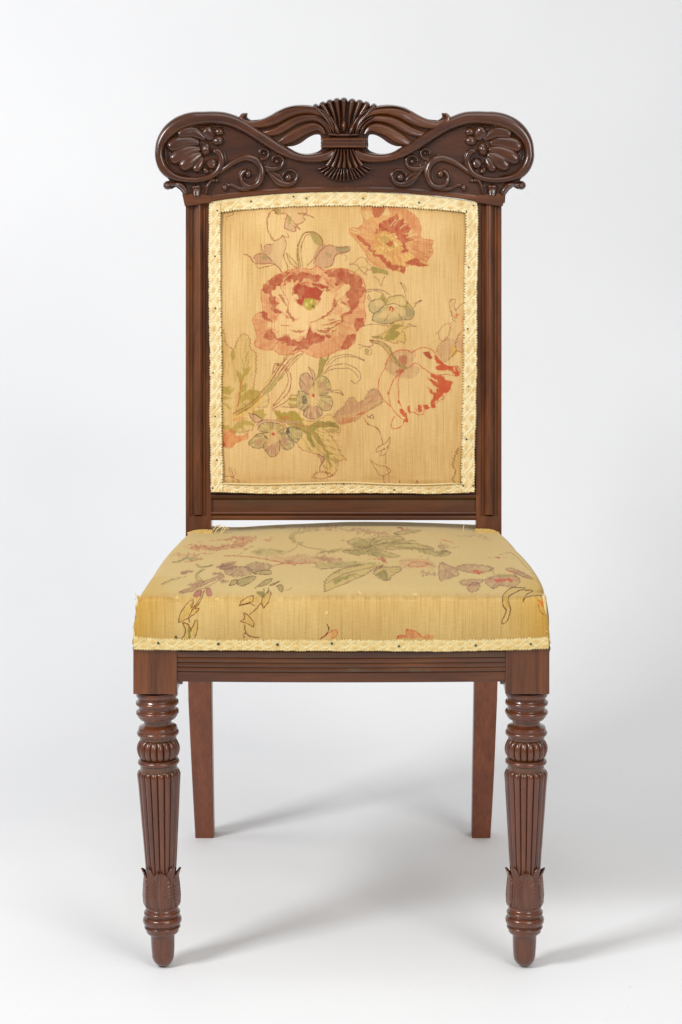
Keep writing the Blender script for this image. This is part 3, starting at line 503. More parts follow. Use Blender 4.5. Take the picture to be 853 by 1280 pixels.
def paint_seat(p):
    SO_ = (104, 50, 36)
    s1 = pl(160, 645); s2 = pl(280, 645); s3 = pl(400, 645); s4 = pl(550, 645)
    def f(pts, col, a=1, **k):
        k.setdefault('wob', 1.6); p.fill(pts, col, min(.92, a*1.12), **k)
        P_ = np.array(pts); c_ = P_.mean(0)
        if (P_.max(0)-P_.min(0)).max() > 6: p.fill(pts, tuple(q*.66 for q in col), .42, hat=(c_[0], c_[1]-3, 12, .58), **{q: v for q, v in k.items() if q in ('wob', 'smooth')})
    def l(pts, col=SO_, w=.42, a=.75, **k): p.line(pts, col, w, min(1, a*1.15), **k)
    SR, SG, SL, SO = (172, 68, 46), (134, 120, 52), (152, 98, 76), (104, 50, 36)
    # left red bloom and sprigs
    for q in ([(480, 245), (560, 225), (700, 215), (870, 190), (960, 175), (900, 215), (760, 240), (600, 258)], [(430, 238), (480, 228), (560, 222), (500, 240)], [(690, 178), (850, 160), (980, 165), (860, 185)], [(380, 295), (450, 285), (560, 280), (640, 285), (500, 295)], [(330, 290), (370, 275), (400, 285)], [(1000, 180), (1100, 172), (1060, 190)]): f(s1(q), SR, .62, soft=.8, wob=2.5, mot=.5)
    for q in ([(420, 230), (520, 200), (640, 185), (760, 170), (860, 150)], [(650, 260), (800, 240), (900, 250)], [(830, 100), (900, 90), (960, 70)]): l(s1(q), SR, .4, .5, dash=.6)
    f(s1([(330, 350), (400, 320), (450, 305), (540, 315), (520, 335), (440, 330), (400, 345)]), SG, .55, soft=.7, mot=.4); l(s1([(330, 350), (400, 330), (450, 305)]), SO, a=.5); l(s1([(430, 345), (500, 335), (560, 320)]), SR, a=.5)
    f(s1([(250, 510), (330, 480), (440, 460), (380, 480), (300, 505)]), SG, .45); l(s1([(250, 512), (320, 478), (440, 455)]), SO, a=.4, dash=.5)
    f(s1([(385, 430), (430, 405), (495, 408), (440, 430)]), SL, .7); f(s1([(660, 385), (720, 360), (820, 345), (790, 370), (700, 400)]), SL, .6); f(s1([(630, 440), (660, 420), (720, 430), (700, 450)]), SL, .6)
    l(s1([(520, 365), (560, 385), (640, 370)]), SG, 1.0, .5); l(s1([(560, 400), (515, 440), (520, 480), (560, 495)]), SG, 1.2, .5); l(s1([(510, 360), (540, 385), (640, 365)]), SO, a=.5); l(s1([(580, 400), (530, 440), (560, 490)]), SO, a=.5)
    l(s1([(390, 580), (470, 555), (560, 520), (640, 480), (720, 455)]), SL, 1.3, .55); l(s1([(385, 570), (440, 550), (540, 515), (600, 480), (720, 440)]), SO, a=.6); l(s1([(395, 585), (480, 565), (600, 530), (700, 470)]), SO, a=.5)
    for q in ([(460, 520), (500, 500), (550, 500), (520, 525)], [(680, 480), (720, 480), (750, 500), (710, 510)]): f(list(p.serrate(s1(q), 1.5, 3)), SL, .65, smooth=False)
    for q in ([(490, 600), (510, 570), (555, 560), (545, 590), (510, 612)], [(585, 545), (620, 545), (632, 590), (610, 605), (590, 580)]): f(s1(q), (170, 100, 92), .75); l(s1(q)+s1(q[:1]), (150, 50, 50), .4, .7)
    # lilac pansies
    for (cx, cy, rx, ry) in ((110, 415, 105, 36), (260, 380, 100, 30), (30, 385, 60, 16)):
        q = p.serrate([(280+(cx+rx*math.cos(b))/6.007, 645+(cy+ry*math.sin(b))/6.007) for b in np.linspace(0, 6.28, 9)[:-1]], 1.2, 5)
        f(list(q), (150, 106, 82), .62, smooth=False, mot=.4); l(list(q), SO, .3, .5, smooth=False)
        ex, ey = 280+cx/6.007, 645+cy/6.007; f([(ex+3*math.cos(b), ey+1.2*math.sin(b)) for b in np.linspace(0, 6.28, 7)[:-1]], (90, 72, 70), .6); f([(ex+2*math.cos(b), ey+.7*math.sin(b)) for b in np.linspace(0, 6.28, 7)[:-1]], (212, 150, 90), .9)
    for q in ([(215, 430), (280, 410), (350, 410), (355, 435), (290, 440)], [(100, 490), (150, 465), (240, 455), (200, 500), (120, 525)], [(235, 545), (290, 495), (350, 470), (360, 480), (310, 520), (250, 530)], [(40, 525), (60, 490), (100, 480), (90, 510)], [(340, 520), (420, 490), (370, 520)], [(395, 530), (430, 515), (445, 545), (430, 570)]):
        f(s2(q), SG, .5, mot=.2); l(s2(q)+s2(q[:1]), SO, .34, .7)
    f(s2([(245, 572), (300, 575), (295, 610), (270, 600)]), SG, .85); l(s2([(470, 555), (500, 550), (515, 535)]), SO, a=.4)
    for q in ([(120, 675), (130, 640), (180, 610), (225, 600), (220, 640), (180, 660)], [(280, 650), (290, 610), (340, 560), (355, 580), (330, 650), (300, 690)], [(150, 725), (180, 740), (225, 800), (220, 835), (160, 800), (125, 790), (155, 770)]):
        f(s2(q), (206, 172, 92), .5); l(s2(q)+s2(q[:1]), (110, 48, 32), .42, .8, smooth=False)
    for q in ([(110, 678), (180, 655), (230, 670)], [(280, 650), (250, 690), (195, 738)], [(155, 820), (165, 870), (200, 905), (265, 912)], [(155, 915), (158, 880), (200, 910)], [(300, 545), (305, 580)], [(335, 540), (330, 580)]): l(s2(q), (110, 48, 32), .45, .8)
    # left front vine
    for q in ([(380, 800), (395, 730), (440, 680), (490, 650), (530, 700), (500, 740), (440, 770), (410, 790)], [(410, 800), (430, 840), (425, 900), (450, 925), (475, 860), (455, 820)], [(520, 785), (520, 840), (500, 915), (475, 860), (490, 810)]):
        f(s1(q), (204, 168, 84), .55)
    f(s1([(450, 830), (470, 850), (468, 910), (450, 890)]), SG, .8); f(s1([(470, 650), (495, 640), (480, 700)]), SG, .5)
    for q in ([(380, 800), (395, 730), (440, 660), (490, 630), (480, 690)], [(380, 800), (450, 770), (500, 735), (532, 695), (490, 700), (460, 760), (465, 800)], [(410, 800), (430, 860), (420, 900), (400, 920)], [(410, 800), (455, 820), (475, 860)], [(475, 860), (500, 800), (522, 785), (520, 850), (500, 915)], [(555, 560), (540, 620), (490, 690)], [(575, 560), (545, 640), (500, 690)]): l(s1(q), (112, 48, 30), .46, .8)
    # middle
    l(s2([(100, 300), (170, 250), (230, 225)]), SO, a=.5, dash=.6); l(s2([(480, 275), (540, 240), (560, 210), (620, 235), (750, 255)]), SO, a=.5); f(s2([(200, 260), (330, 240), (480, 265), (440, 295), (250, 295)]), SG, .28, soft=1.5, mot=.3); f(s2([(560, 130), (620, 100), (760, 85), (640, 120)]), SG, .3, soft=1)
    f(s2([(480, 170), (560, 100), (530, 180), (600, 200), (560, 210)]), SG, .35, soft=1)
    f(s2([(300, 300), (500, 310), (620, 290), (853, 310), (853, 345), (660, 350), (560, 360), (420, 350)]), (186, 130, 92), .55, soft=1.5, wob=2.5, mot=.6); l(s2([(0, 300), (170, 305), (350, 330), (480, 360), (640, 352), (700, 358)]), SR, .5, .6); l(s2([(370, 375), (450, 355), (530, 345)]), SR, .5, .6)
    l(s2([(700, 285), (760, 268), (853, 262)]), SO, a=.4); l(s2([(670, 380), (760, 395), (853, 385)]), SO, a=.4)
    for q in ([(380, 80), (560, 95), (700, 85), (853, 90)], [(690, 110), (760, 100), (853, 115)]): l(s2(q), SR, 1.0, .35, dash=.4)
    for q in ([(0, 80), (120, 90), (220, 110), (330, 125), (230, 105), (100, 75)], [(290, 130), (420, 115), (530, 125), (400, 150)], [(190, 100), (300, 95), (420, 105), (300, 115)], [(565, 95), (640, 90), (700, 100), (620, 110)]): f(s3(q), (158, 96, 72), .55, soft=.8, wob=3, mot=.5)
    f(s3([(570, 92), (620, 92), (600, 106)]), SR, .8)
    for q in ([(240, 215), (300, 180), (380, 160), (420, 190), (370, 230), (300, 240)], [(170, 260), (260, 240), (330, 240), (280, 290)], [(370, 240), (420, 240), (470, 290), (580, 300), (450, 305), (360, 290)], [(420, 220), (560, 180), (720, 185), (640, 210), (520, 225)], [(560, 240), (700, 230), (853, 260), (960, 270), (860, 300), (700, 260)], [(0, 270), (100, 250), (200, 245), (60, 280)],
              [(300, 260), (380, 230), (350, 290)]): f(s3(q), SG, .5, soft=.8, mot=.3, fr=(*s3([(380, 225)])[0], 1.5, 9))
    for q in ([(160, 180), (210, 190), (255, 225)], [(240, 235), (380, 225), (600, 235), (853, 255)], [(300, 290), (380, 225), (460, 180), (560, 165)], [(850, 300), (950, 300), (975, 275), (900, 262)]): l(s3(q), SO, .35, .45)
    for q in ([(380, 225), (300, 165), (210, 190), (240, 225), (320, 240)], [(380, 222), (420, 165), (560, 150), (640, 170), (520, 200)], [(385, 228), (520, 205), (720, 210), (860, 245), (700, 245), (520, 250)], [(370, 232), (300, 250), (170, 262), (250, 290), (340, 280)], [(390, 235), (470, 262), (600, 302), (480, 308), (400, 290)], [(560, 130), (640, 112), (760, 108), (700, 125), (600, 140)]):
        f(s3(q), (170, 150, 80), .40, soft=.9); l(list(p.serrate(s3(q), 1.0, 4)), SO, .28, .45, smooth=False)
    # left pointing leaf
    q = [(40, 570), (38, 500), (90, 440), (190, 390), (330, 365), (490, 368), (400, 400), (340, 440), (230, 490), (130, 530)]
    f(s3(q), (190, 160, 84), .5); l(list(p.serrate(s3(q[:5]), 1.6, 4, False)), SO, .36, .65, smooth=False); l(list(p.serrate(s3(q[5:]+[q[0]]), 1.0, 4, False)), SO, .34, .6, smooth=False)
    f(s3([(100, 490), (150, 460), (280, 430), (200, 470), (120, 505)]), SG, .6); f(s3([(0, 360), (200, 345), (480, 360), (200, 375), (0, 385)]), SG, .4, soft=1); l(s3([(60, 500), (200, 430), (480, 370)]), SO, .35, .5); l(s3([(0, 400), (150, 385), (300, 365)]), SO, .35, .45)
    q = [(405, 430), (430, 400), (480, 385), (600, 385), (605, 410), (540, 450), (510, 480), (450, 465)]
    f(s3(q), (186, 156, 88), .55); f(s3([(430, 430), (490, 410), (510, 470), (460, 460)]), SG, .65, fr=(*s3([(490, 400)])[0], 1, 8)); l(list(p.serrate(s3(q), 1.4, 3.5)), SO, .34, .6, smooth=False)
    f(s3([(350, 325), (440, 315), (490, 315), (510, 345), (480, 345), (440, 325)]), SR, .65, wob=2); f(s3([(600, 330), (700, 320), (853, 330), (853, 400), (760, 395), (690, 380), (600, 380)]), (192, 132, 92), .5, wob=2.5, mot=.5, soft=1.2); l(s3([(660, 370), (700, 345), (820, 355), (750, 385), (660, 370)]), (196, 84, 56), .45, .7)
    f(s3([(0, 320), (60, 305), (150, 320), (80, 345)]), SL, .4, wob=3, soft=1.5); f(s3([(750, 430), (853, 420), (880, 450), (800, 445)]), SL, .5, wob=3, mot=.5)
    # right blooms
    for q in ([(0, 360), (60, 370), (120, 400), (140, 440), (60, 470), (0, 480)], [(120, 390), (230, 365), (380, 380), (400, 400), (300, 430), (200, 420)], [(150, 500), (200, 480), (320, 480), (290, 510), (200, 520)], [(210, 540), (260, 500), (300, 520), (280, 560), (230, 570)], [(340, 480), (420, 455), (560, 450), (600, 490), (560, 530), (450, 520), (400, 545), (360, 520)], [(500, 400), (560, 400), (700, 470), (640, 460)]):
        Q = p.serrate(s4(q), 1.0, 4); f(list(Q), (170, 118, 92), .6, smooth=False, mot=.5); l(list(Q), (112, 60, 52), .32, .6, smooth=False)
    for q in ([(230, 405), (260, 402), (320, 420), (290, 430), (240, 415)], [(425, 470), (540, 465), (545, 485), (440, 490)], [(500, 400), (600, 425), (560, 425)], [(415, 305), (465, 318), (430, 320)], [(15, 180), (110, 195), (60, 195)], [(625, 555), (680, 552), (670, 570), (640, 565)]): f(s4(q), (200, 88, 56), .85, wob=1.6)
    f(s4([(20, 260), (60, 265), (80, 285), (20, 305), (-10, 300)]), SG, .4); l(s4([(0, 258), (60, 265), (80, 285), (0, 308)]), SO, .4, .5, dash=.6)
    for q in ([(120, 140), (250, 150), (400, 165), (300, 165)], [(0, 200), (60, 230), (140, 240), (0, 250)]): f(s4(q), SL, .35, soft=1.2, wob=3)
    l(s4([(450, 290), (500, 280), (560, 290), (700, 440)]), SO, .34, .4); l(s4([(350, 315), (420, 312), (560, 315)]), SO, .34, .4, dash=.5); l(s4([(400, 400), (420, 440), (600, 440)]), SG, 1, .35)
    # right front vine
    f(s4([(480, 600), (540, 545), (740, 540), (770, 590), (650, 560), (540, 590), (500, 620)]), (202, 170, 84), .5); f(s4([(475, 620), (510, 600), (520, 690), (490, 680)]), (190, 160, 76), .7)
    for q in ([(470, 640), (480, 590), (540, 540), (640, 540)], [(470, 640), (480, 680), (500, 710), (470, 790), (480, 808), (510, 780), (532, 700), (515, 640), (520, 600)], [(520, 600), (600, 560), (700, 560), (640, 600), (625, 645), (650, 610), (740, 595), (770, 600)]): l(s4(q), (90, 46, 30), .45, .85)
    f(s4([(735, 620), (770, 640), (785, 690), (755, 670)]), (214, 120, 50), .8); l(s4([(740, 660), (750, 710), (780, 745)]), SR)
    # lower middle
    l(s3([(55, 815), (70, 850), (40, 895), (0, 925)]), (96, 50, 36), .7, .8); f(s3([(60, 900), (90, 860), (130, 855), (125, 900), (100, 930)]), (222, 160, 96), .5); l(s3([(10, 925), (80, 870), (125, 855), (125, 900), (95, 920)]), (196, 88, 64), .4, .8)
    f(s3([(585, 920), (600, 895), (650, 900), (655, 855), (720, 870), (770, 910), (700, 925)]), (212, 128, 84), .75, mot=.3); l(s3([(585, 925), (600, 895), (645, 900), (655, 855), (720, 865), (770, 915)]), (196, 80, 60), .42, .8); f(s3([(775, 900), (853, 895), (853, 925), (790, 925)]), (212, 128, 84), .5)
    # worn seam along the front edge
    l([(172, 747), (300, 747.5), (427, 744.5), (560, 744.5), (679, 741)], (196, 146, 62), .8, .30, dash=.22); l([(190, 749.5), (300, 750), (427, 748), (560, 748), (670, 747)], (172, 144, 80), 2.2, .25, dash=.12)
    for x0, y0 in ((221, 747), (272, 749), (408, 765), (450, 742), (520, 743.5)): f([(x0-2, y0), (x0, y0-1.4), (x0+2.5, y0), (x0, y0+1.5)], (236, 208, 140), .8)

# ------------------------------------------------------------------ upholstered back panel
def braid(name, path, hw, place, parent, lift=0.0016, per=24.0, out_dark=1, tone=(234, 219, 176), fold=None, lab=None, relief=1.0):
    """woven braid along a pixel path; place(px,py,h)->world arrays; out_dark: side (+1/-1) with the dark stitched edge"""
    P, t, L = resample(catmull(path, 10), .55)
    T = np.gradient(P, axis=0); T /= np.linalg.norm(T, axis=1)[:, None]; N = np.stack([-T[:, 1], T[:, 0]], 1)
    n = 26; u = np.r_[-1.08, np.linspace(-1, 1, n), 1.08]; S, U = np.meshgrid(t, u, indexing='ij')
    hwv = np.interp(t, np.linspace(0, L, len(hw)), hw)[:, None] if np.ndim(hw) else hw
    edge = 1+.055*np.sin(2*np.pi*S/3.4)+.12*(vnoise(S*.22, 0*S)-.5)
    PX = P[:, 0][:, None]+N[:, 0][:, None]*U*hwv*edge; PY = P[:, 1][:, None]+N[:, 1][:, None]*U*hwv*edge
    jit = 1.2*(vnoise(S*.07+3, 0*S+5)-.5)
    ph = (S+jit)/per
    wave = .50*np.cos(2*np.pi*ph)
    d1 = np.abs(U-wave); z1 = np.clip(1-d1/.30, 0, 1)
    gro = np.exp(-((d1-.34)/.07)**2)
    def oval(cu, off, a=4.3, b=2.3):
        k = (ph+off) % 1; k = np.minimum(k, 1-k)*per
        return np.clip(1.2-np.hypot(k/a, (U-cu)*np.mean(hwv)/b), 0, 1)
    ov = np.maximum.reduce([oval(-.42, 0), oval(.42, .5)]); ovr = np.maximum.reduce([oval(-.42, 0, 5.4, 3.1), oval(.42, .5, 5.4, 3.1)])
    ovs = .8*np.maximum.reduce([oval(.62, 0, 2.6, 1.5), oval(-.62, .5, 2.6, 1.5)])
    z2 = np.clip(1-np.abs(np.sin(2*np.pi*S/per*2+U*3))/.5, 0, 1)*.35
    rim = np.clip(1-np.abs(np.abs(U)-.90)/.12, 0, 1)
    pic = .5+.5*np.sin(2*np.pi*S/3.4)
    H = .0006+.0003*z1**.6+.0010*np.sqrt(np.clip(np.maximum(ov, ovs), 0, 1))+.0008*rim*(.3+.7*pic)+.0003*vnoise(S*1.2, U*8)-.0004*gro
    H = H*relief
    H = np.where(np.abs(U) > 1.02, -.002, H)+lift
    X, Y, Z = place(PX, PY, H)
    me = grid_mesh(name, np.stack([X, Y, Z], -1))
    c = np.tile(lin(tone), (S.size, 1)).reshape(*S.shape, 3)
    def mix(a, col): return c*(1-np.clip(a, 0, 1)[..., None])+lin(col)*np.clip(a, 0, 1)[..., None]
    c = mix(np.clip(ovr, 0, 1)*.30, (216, 178, 112)); c = mix(gro*.5*(np.abs(U) < .85), (204, 168, 106)); c = mix(z1*.18, (222, 200, 150)); c = mix(np.clip(ovs*1.4, 0, 1)*.4, (216, 178, 112)); c = mix(np.clip(ov*1.5, 0, 1)*.55*(.6+.6*vnoise(S*.3, U)), (214, 172, 100)); c = mix(z2*.25, (206, 166, 100))
    keep = (vnoise(S*.35, 0*S+3) > .38)
    st = (np.clip((U*out_dark-.88)/.06, 0, 1))*(pic < .42)*keep; c = mix(st*.9, (84, 62, 34))
    st = (np.clip((-U*out_dark-.93)/.05, 0, 1))*(pic < .35)*keep; c = mix(st*.6, (120, 92, 52))
    c = mix((np.abs(U) > .84)*(pic > .7)*.35, (214, 172, 90))
    stain = np.clip((vnoise(PX*.09+2, PY*.09)-.62)*3, 0, 1); c = mix(stain*.45, (204, 168, 96))
    grub = np.clip((vnoise(PX*.5+20, PY*.5)-.6)*3, 0, 1); c = mix(grub*.28, (196, 164, 104))
    set_col(me, 'print', c.reshape(-1, 3))
    o = link(name, me, braid_m, parent)
    if lab: o['label'] = lab
    return o

def build_back_panel():
    # outline in pixels (under the braid)
    def top(x): return 246.0+13.5*((x-429.5)/168)**2*0.9
    nx, ny = 520, 560
    u = np.linspace(0, 1, nx); v = np.linspace(0, 1, ny)
    U, V = np.meshgrid(u, v)
    xl = 265+2.0*V; xr = 594-3.5*V
    PX = xl+(xr-xl)*U; PY = top(PX)+(613-top(PX))*V
    ex = np.minimum(U, 1-U)*330; ey = np.minimum(V, 1-V)*360
    e = np.minimum(ex, ey)
    dome = .012*(1-(2*U-1)**4)*(1-(2*V-1)**4)
    H = .001+dome+.0006*vnoise(U*7, V*1.5)*(e > 0)
    H = H+.0005*np.exp(-((PY-600)/3)**2)*np.sin(PX*.05)
    H = H-.010*(np.clip(1-e/2.0, 0, 1))**2
    X, Y, Z = back(PX, PY, H)
    me = grid_mesh('floral_back_panel', np.stack([X, Y, Z], -1), flip=True)
    p = Print(PX.reshape(-1), PY.reshape(-1), BASE)
    paint_back(p)
    # foxed, browner towards the edges where hands and nails have worn it
    q = np.clip(1-e.reshape(-1)/26, 0, 1)*(.35+.6*vnoise(PX*.05, PY*.05).reshape(-1)); p.c = p.c*(1-.28*q[:, None]*np.array([.35, .6, 1.0]))
    set_col(me, 'print', p.c)
    set_uv(me, np.stack([(PX/950).reshape(-1), (-PY/950).reshape(-1)], 1))
    o = link('back_upholstery', me, fab, chair); o['label'] = 'faded floral linen panel with red peony and poppy'
    # braid, four lengths
    def place(px, py, h): # rides on the edge of the panel
        return back(px, py, h+.0035)
    braid('braid_trim', [(261+5, 252+6), (300, 252.6), (345, 249.6), (390, 248.2), (431, 247.9), (470, 248.5), (515, 250.8), (560, 254.6), (594, 259)], [7.2, 8.2, 8.6, 8.7, 8.6, 8.2, 7.4], place, o, out_dark=1) if False else None
    braid('braid_trim', [(263.5, 259), (300, 254.4), (345, 250.8), (390, 248.8), (431, 248.3), (470, 248.9), (515, 251.2), (560, 255.2), (596, 260)], [7.2, 8.2, 8.6, 8.7, 8.6, 8.2, 7.4], back_place, o, out_dark=1)
    braid('braid_trim', [(268.7, 254), (268.6, 330), (269.2, 400), (270.2, 450), (270.0, 520), (271.0, 580), (271.5, 615)], [6.6, 7.3, 7.3, 7.0, 7.2, 7.4], back_place2, o, out_dark=-1)
    braid('braid_trim', [(590, 257), (590.3, 300), (588.5, 360), (588.2, 430), (587, 500), (585.6, 560), (585.2, 615)], [7.0, 7.8, 8.0, 8.2, 8.2, 7.8], back_place2, o, out_dark=1)
    braid('braid_trim', [(272, 609), (330, 611.5), (400, 611), (460, 610.6), (530, 611.8), (587, 610.5)], [5.6, 5.4, 5.8, 5.0, 5.6], back_place, o, out_dark=-1)
    # rolled hem of the cloth above the bottom braid
    tube('rolled_hem', [back3(x, y, .0085) for x, y in ((279, 604.5), (330, 605.5), (380, 604.2), (430, 603), (480, 605), (530, 605.8), (576, 604))], .0011, thread_m, o)
    return o
def back_place(px, py, h): return back(px, py, h+.0042)
def back_place2(px, py, h): return back(px, py, h+.0052)
def back3(px, py, h=0.0): return tuple(float(a) for a in back(px, py, h))
def tube(name, pts, r, mat, parent, n=8, taper=False, per=4):
    P = catmull(pts, per); m = len(P); T = np.gradient(P, axis=0); T /= np.linalg.norm(T, axis=1)[:, None]+1e-12
    ref = np.array([0, 0, 1.0]) if abs(T[0][2]) < .9 else np.array([1.0, 0, 0])
    R = []
    for k in range(m):
        a = np.cross(T[k], ref); a /= np.linalg.norm(a)+1e-12; b = np.cross(T[k], a)
        rr = r*(1-.8*k/(m-1)) if taper else r
        if k in (0, m-1): rr *= .35
        th = np.linspace(0, 2*np.pi, n, endpoint=False)[:, None]
        R.append(P[k]+rr*(np.cos(th)*a+np.sin(th)*b))
    return link(name, grid_mesh(name, np.array(R), closed_u=True), mat, parent)

panel = build_back_panel()
# tacks
def tack_mesh():
    V = []; F = []
    for k, (r, h) in enumerate(((.00125, 0), (.0011, .0006), (.0006, .001))):
        for j in range(10): a = j/10*6.2832; V.append((r*math.cos(a), -h, r*math.sin(a)))
    V.append((0, -.0011, 0))
    for k in range(2):
        for j in range(10): F.append((k*10+j, k*10+(j+1) % 10, (k+1)*10+(j+1) % 10, (k+1)*10+j))
    for j in range(10): F.append((20+j, 20+(j+1) % 10, 30))
    me = mesh_from('tack', V, F); me.materials.append(tack_m); return me
TM = tack_mesh(); TM.polygons.foreach_set('use_smooth', np.ones(len(TM.polygons), bool))
def tack(loc, parent, s=1.0):
    o = D.objects.new('tack', TM); C.objects.link(o); o.location = loc; o.scale = (s, 1, s); o.parent = parent; return o
for x, y in ((314, 251.6), (383, 247.8), (454, 247.7), (524, 253), (583.4, 264.5), (592, 256.5), (271.6, 263), (268.7, 320), (269.3, 385), (266.5, 466), (269, 520.5), (271.3, 575), (586.3, 334), (585, 411), (585.7, 483), (583.5, 549), (579.6, 607), (592, 607.5), (493, 612.2), (430, 604.6), (367, 245.5), (266, 610)):
    tack(back3(x, y, .0080), panel, .85+.3*random.random())

# ------------------------------------------------------------------ back uprights, with reeded fronts
def stile(x0, x1b, sign):
    """x0 outer edge px, x1b inner edge px; sign +1 left upright, -1 right"""
    w = abs(x1b-x0)
    prof = [(0, 0), (4.6, 0), (5.0, -.0013), (5.5, -.0013), (6.0, -.0002), (7.0, 0.0003), (8.0, -.0003), (8.3, -.0017), (8.9, -.0017)]
    prof += [(8.9+13.2*k/12, -.0017+.0052*math.sin(math.pi*k/12)**.8) for k in range(1, 12)]
    prof += [(22.1, -.0017), (22.6, -.0017), (22.9, -.0002), (23.8, .0003), (24.7, -.0003), (25.0, -.0013), (25.5, -.0013), (26.0, 0), (w, 0)]
    rows = []
    def row(py, flat):
        r = []
        for u, h in prof:
            x, y, z = back3(x0+sign*u, py, 0 if flat else h); r.append((x, y, z))
        return r
    for py, fl in ((250, 0), (350, 0), (450, 0), (550, 0), (640, 0), (643.5, 0), (644.2, 0), (645.5, 1), (668, 1), (684, 1)):
        if py in (643.5, 644.2):
            r = []
            for u, h in prof:
                hh = h if py == 643.5 else (min(h, -.0014) if 5 < u < 26 else h); r.append(back3(x0+sign*u, py, hh))
            rows.append(r)
        else: rows.append(row(py, fl))
    m = len(prof); Pn = np.array(rows); dep = .030
    B = Pn.copy(); B[:, :, 1] = (Pn[:, :1, 1])+dep
    V = [tuple(p) for r in Pn for p in r]; n = len(rows); F = []
    for i in range(n-1):
        for j in range(m-1): F.append((i*m+j, i*m+j+1, (i+1)*m+j+1, (i+1)*m+j))
    o0 = len(V)
    for i in range(n): V += [tuple(B[i, 0]), tuple(B[i, -1])]
    for i in range(n-1):
        a, b = o0+2*i, o0+2*i+2
        F += [(i*m, (i+1)*m, b, a), (i*m+m-1, a+1, b+1, (i+1)*m+m-1), (a, b, b+1, a+1)]
    F.append(tuple(range(m))+(o0+1, o0)); F.append(tuple(range((n-1)*m, n*m))+(o0+2*n-1, o0+2*n-2))
    me = mesh_from('back_upright', V, F)
    import bmesh
    bm = bmesh.new(); bm.from_mesh(me); bmesh.ops.recalc_face_normals(bm, faces=bm.faces); bm.to_mesh(me); bm.free()
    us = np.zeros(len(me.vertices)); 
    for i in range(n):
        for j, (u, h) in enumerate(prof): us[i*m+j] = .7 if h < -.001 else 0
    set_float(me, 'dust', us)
    o = link('back_upright', me, wood_v, chair, smooth=False)
    pg = [1 if True else 0]*len(me.polygons)
    me.polygons.foreach_set('use_smooth', np.array([len(p.vertices) == 4 for p in me.polygons]))
    md = o.modifiers.new('es', 'EDGE_SPLIT'); md.split_angle = math.radians(40)
    return o
stile(232.3, 264.0, 1); stile(627.3, 595.5, -1)
# quirk line closing the bottom of each reed
# bottom rail of the back: moulded
def rail_profile(name, prof, x0, x1, mat, place, depth, parent, nseg=2, bow=0.0, wear=None):
    """prof: list (py,h) from top to bottom; extruded between px x0 and x1"""
    rows = []; xs = np.linspace(x0, x1, nseg)
    for k, x in enumerate(xs):
        b = bow*(1-(2*k/(nseg-1)-1)**2)
        r = [place(x, py+b, h) for py, h in prof]
        yb = place(x, prof[0][0]+b, 0)[1]+depth
        r += [(r[-1][0], yb, r[-1][2]), (r[0][0], yb, r[0][2])]
        rows.append(r)
    o = prism(name, rows, mat, parent)
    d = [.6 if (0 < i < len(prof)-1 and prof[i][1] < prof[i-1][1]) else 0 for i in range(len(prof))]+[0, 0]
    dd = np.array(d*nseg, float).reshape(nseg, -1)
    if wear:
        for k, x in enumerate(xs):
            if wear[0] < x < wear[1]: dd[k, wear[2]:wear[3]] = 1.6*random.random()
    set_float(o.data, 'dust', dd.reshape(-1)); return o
rail_profile('lower_back_rail', [(612, -.004), (617, -.004), (618.5, 0), (620.5, .0005), (622.5, -.0005), (623.5, -.0025), (625, -.0045), (639.5, -.0045), (640.0, -.0020), (641.8, -.0012), (643.2, -.0026), (643.8, -.0040), (645.0, -.0016), (647.6, -.0010), (650.3, -.0024)],
             263.5, 596, wood_h, back3, .022, chair, 9)
# wooden frame behind the upholstery and its cloth back
def ringbox(name, x0, x1, y0, y1, h0, h1, mat, parent):
    P = []
    for (h) in (h0, h1): P.append([back3(x0, y0, h), back3(x1, y0, h), back3(x1, y1, h), back3(x0, y1, h)])
    return prism(name, P, mat, parent)
ringbox('panel_backing', 266, 593.5, 252, 616, -.0035, -.020, wood_h, chair)
for xa, xb in ((263.8, 266.4), (593.0, 595.8)): ringbox('panel_rebate', xa, xb, 246, 640, -.009, -.022, wood_v, chair)

# ------------------------------------------------------------------ rear legs (sabre back)
def rear_leg(pts_px, x_side):
    """rows: (z, xl_px_at_that_row, xr_px) with the leg's front face y"""
    rings = []
    for z, xa, xb in pts_px:
        t = (0.43-z)/0.43; y = YB+(.522-YB)*(t**1.5) if t > 0 else back_y(z)
        s = FPX/(y-CAMY); X0 = CAMX+(xa-455)/s; X1 = CAMX+(xb-455)/s; d = .030+.004*(1-t)
        b = .0012
        rings.append([(X0+b, y, z), (X1-b, y, z), (X1, y+b, z), (X1, y+d-b, z), (X1-b, y+d, z), (X0+b, y+d, z), (X0, y+d-b, z), (X0, y+b, z)])
    return prism('rear_leg', rings, wood_rear, chair)
zs = [0.0, .002, .05, .1, .15, .2, .25, .3, .35, .39, .425]
def lerp(z, tab): return float(np.interp(z, [a for a, b in tab], [b for a, b in tab]))
rear_leg([(z, lerp(z, [(0, 244.2), (.08, 240.5), (.2, 235.5), (.43, 232.3)]), lerp(z, [(0, 267.2), (.1, 265.8), (.2, 264.5), (.43, 264)])) for z in zs], -1)
rear_leg([(z, lerp(z, [(0, 590.3), (.1, 591.5), (.2, 593), (.43, 595.5)]), lerp(z, [(0, 613.5), (.08, 617.5), (.2, 621.8), (.43, 627.3)])) for z in zs], 1)

